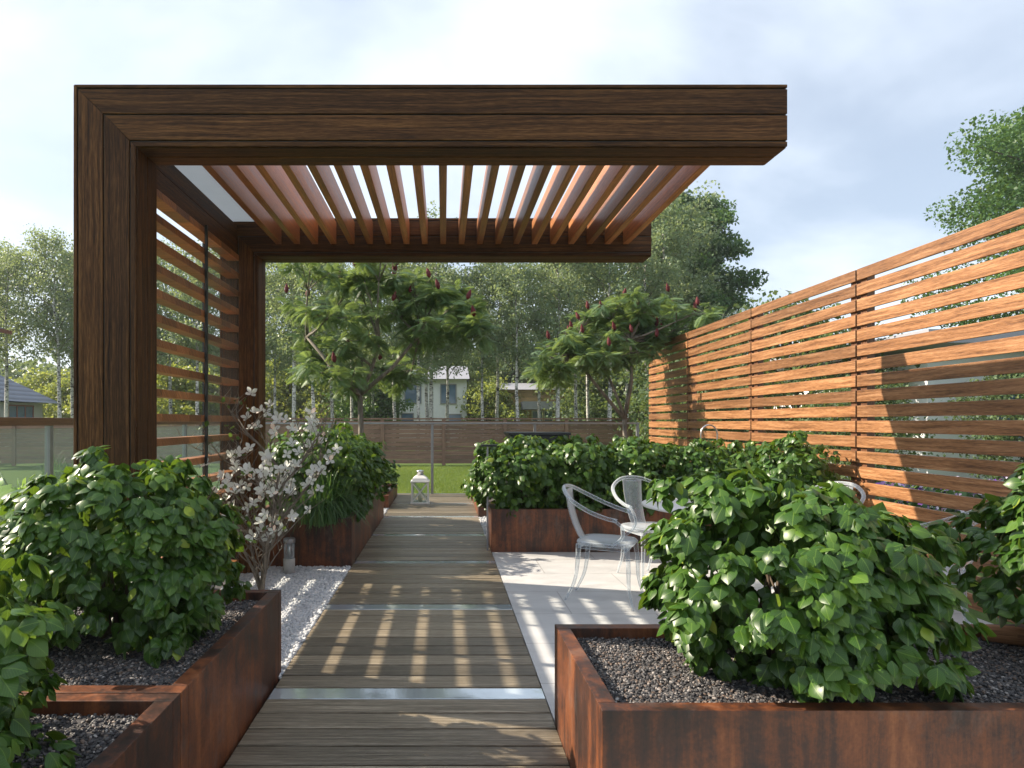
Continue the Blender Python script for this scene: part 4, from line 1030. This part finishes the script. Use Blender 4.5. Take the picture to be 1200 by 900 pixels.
# bollard light
bx, by = -1.40, 5.72; bo = empty('bollard_light', (bx, by, 0), 'short cylindrical bollard light standing in the white pebbles', 'bollard light')
q = MB(); q.lathe([(.052, -.02), (.052, .125), (.048, .13)], (bx, by, 0), 24); q.build('base', 'concrete', bo)
q = MB(); q.lathe([(.047, .131), (.047, .27)], (bx, by, 0), 24); q.build('glass_cylinder', 'acrylic', bo)
q = MB(); q.lathe([(.015, .131), (.015, .265)], (bx, by, 0), 12); q.build('core', 'steel', bo)
q = MB(); q.lathe([(.052, .271), (.054, .275), (.054, .305), (.048, .312)], (bx, by, 0), 24); q.build('cap', 'greymetal', bo)
# dark counter behind the hedge
Yc = 7.55; cx0, cx1 = X(598, Yc), X(667, Yc)
ct = empty('cabinet', ((cx0+cx1)/2, Yc+.3, -0.06), 'dark grey box-shaped cabinet showing above the left part of the back hedge', 'cabinet')
q = MB(); q.box(cx0, cx1, Yc, Yc+.6, -.004, 1.205); q.build('body', 'anthracite', ct, bevel=.004)
q = MB(); q.box(cx0-.02, cx1+.02, Yc-.02, Yc+.62, 1.207, 1.24); q.build('lid', 'anthracite', ct, bevel=.004)
# slim T-shaped path lamp by hedge
px_, py_ = X(570, 6.9), 6.72
pl = empty('path_lamp', (px_, py_, -.004), 'slim dark T-shaped garden lamp at the left end of the back hedge', 'lamp')
q = MB(); q.box(px_-.009, px_+.009, py_-.009, py_+.009, -.004, 1.10); q.build('post', 'greymetal', pl)
q = MB(); q.box(px_-.07, px_+.12, py_-.03, py_+.03, 1.102, 1.125); q.build('head', 'darkmetal', pl, bevel=.003)
# thin metal arch above the hedge
ax, ay = X(831, 7.7), 7.7
aa = empty('metal_arch', (ax, ay, -.004), 'thin silver arched metal hoop rising above the hedge against the orange fence', 'garden hoop')
hp = [(ax-.10, ay, 0)]+[(ax-.10, ay, 1.2)]+[(ax-.10*math.cos(t*math.pi/8), ay, 1.22+.11*math.sin(t*math.pi/8)) for t in range(9)]+[(ax+.10, ay, 1.2), (ax+.10, ay, 0)]
q = MB(); q.tube(hp, .010, 8); q.build('hoop', 'steel', aa)
q = MB(); q.tube([(ax-.10, ay, .9), (ax+.10, ay, .9)], .007, 8); q.build('crossbar', 'steel', aa)
# small log on the gravel
q = MB(); q.tube([(2.36, 2.77, .44), (2.45, 2.71, .445), (2.56, 2.66, .44)], [.036, .04, .034], 12); q.build('log', 'log', label='short orange-brown log lying on the gravel in the front right planter', cat='log')

# ---- every tree in a row gets its own place in words
def ordinals(group, what, where):
    W_ = ['leftmost','second','third','fourth','fifth','sixth','seventh','eighth','ninth','tenth','eleventh','twelfth','thirteenth','fourteenth','fifteenth','sixteenth','seventeenth','eighteenth','nineteenth','twentieth','twenty-first','twenty-second','twenty-third','twenty-fourth','twenty-fifth','twenty-sixth','twenty-seventh','twenty-eighth']
    a = sorted([o for o in bpy.data.objects if o.parent is None and o.get('group') == group], key=lambda o: o.location.x/o.location.y)
    for i, o in enumerate(a):
        o['label'] = ('leftmost %s %s' if i == 0 else 'rightmost %s %s' if i == len(a)-1 else W_[i]+' %s from the left %s') % (what, where)
ordinals(GB, 'pale-trunked birch', 'in the row behind the brown back fence')
ordinals('birches beyond the left lawn', 'slender birch', 'beyond the left lawn, beside or through the pergola wall')
ordinals('yellow-green trees behind the birches', 'low yellow-green tree', 'behind the birch trunks')
ordinals('yellow-green trees beyond the left lawn', 'low yellow-green tree', 'beyond the left lawn')
ordinals('mid-green trees behind the birches', 'mid-green leafy tree', 'behind the birch trunks')
ordinals('mid-green trees beyond the left lawn', 'mid-green leafy tree', 'seen through the pergola side slats')
ordinals('garden trees glimpsed through the orange fence', 'leafy garden tree', 'glimpsed through the orange fence gaps')

# ---- thin air
hb_ = MB(); hb_.box(-120, 120, -20, 130, -1.1, 24)
hz = hb_.build('haze', None, kind='stuff')
hm = bpy.data.materials.new('haze'); hm.use_nodes = True; hn = hm.node_tree.nodes; hl_ = hm.node_tree.links
hn.remove(hn['Principled BSDF']); pv = hn.new('ShaderNodeVolumePrincipled'); hl_.new(pv.outputs[0], hn['Material Output'].inputs['Volume'])
pv.inputs['Color'].default_value = (0.86, 0.92, 1.0, 1); pv.inputs['Density'].default_value = 0.0007; pv.inputs['Anisotropy'].default_value = 0.2
hz.data.materials.append(hm)
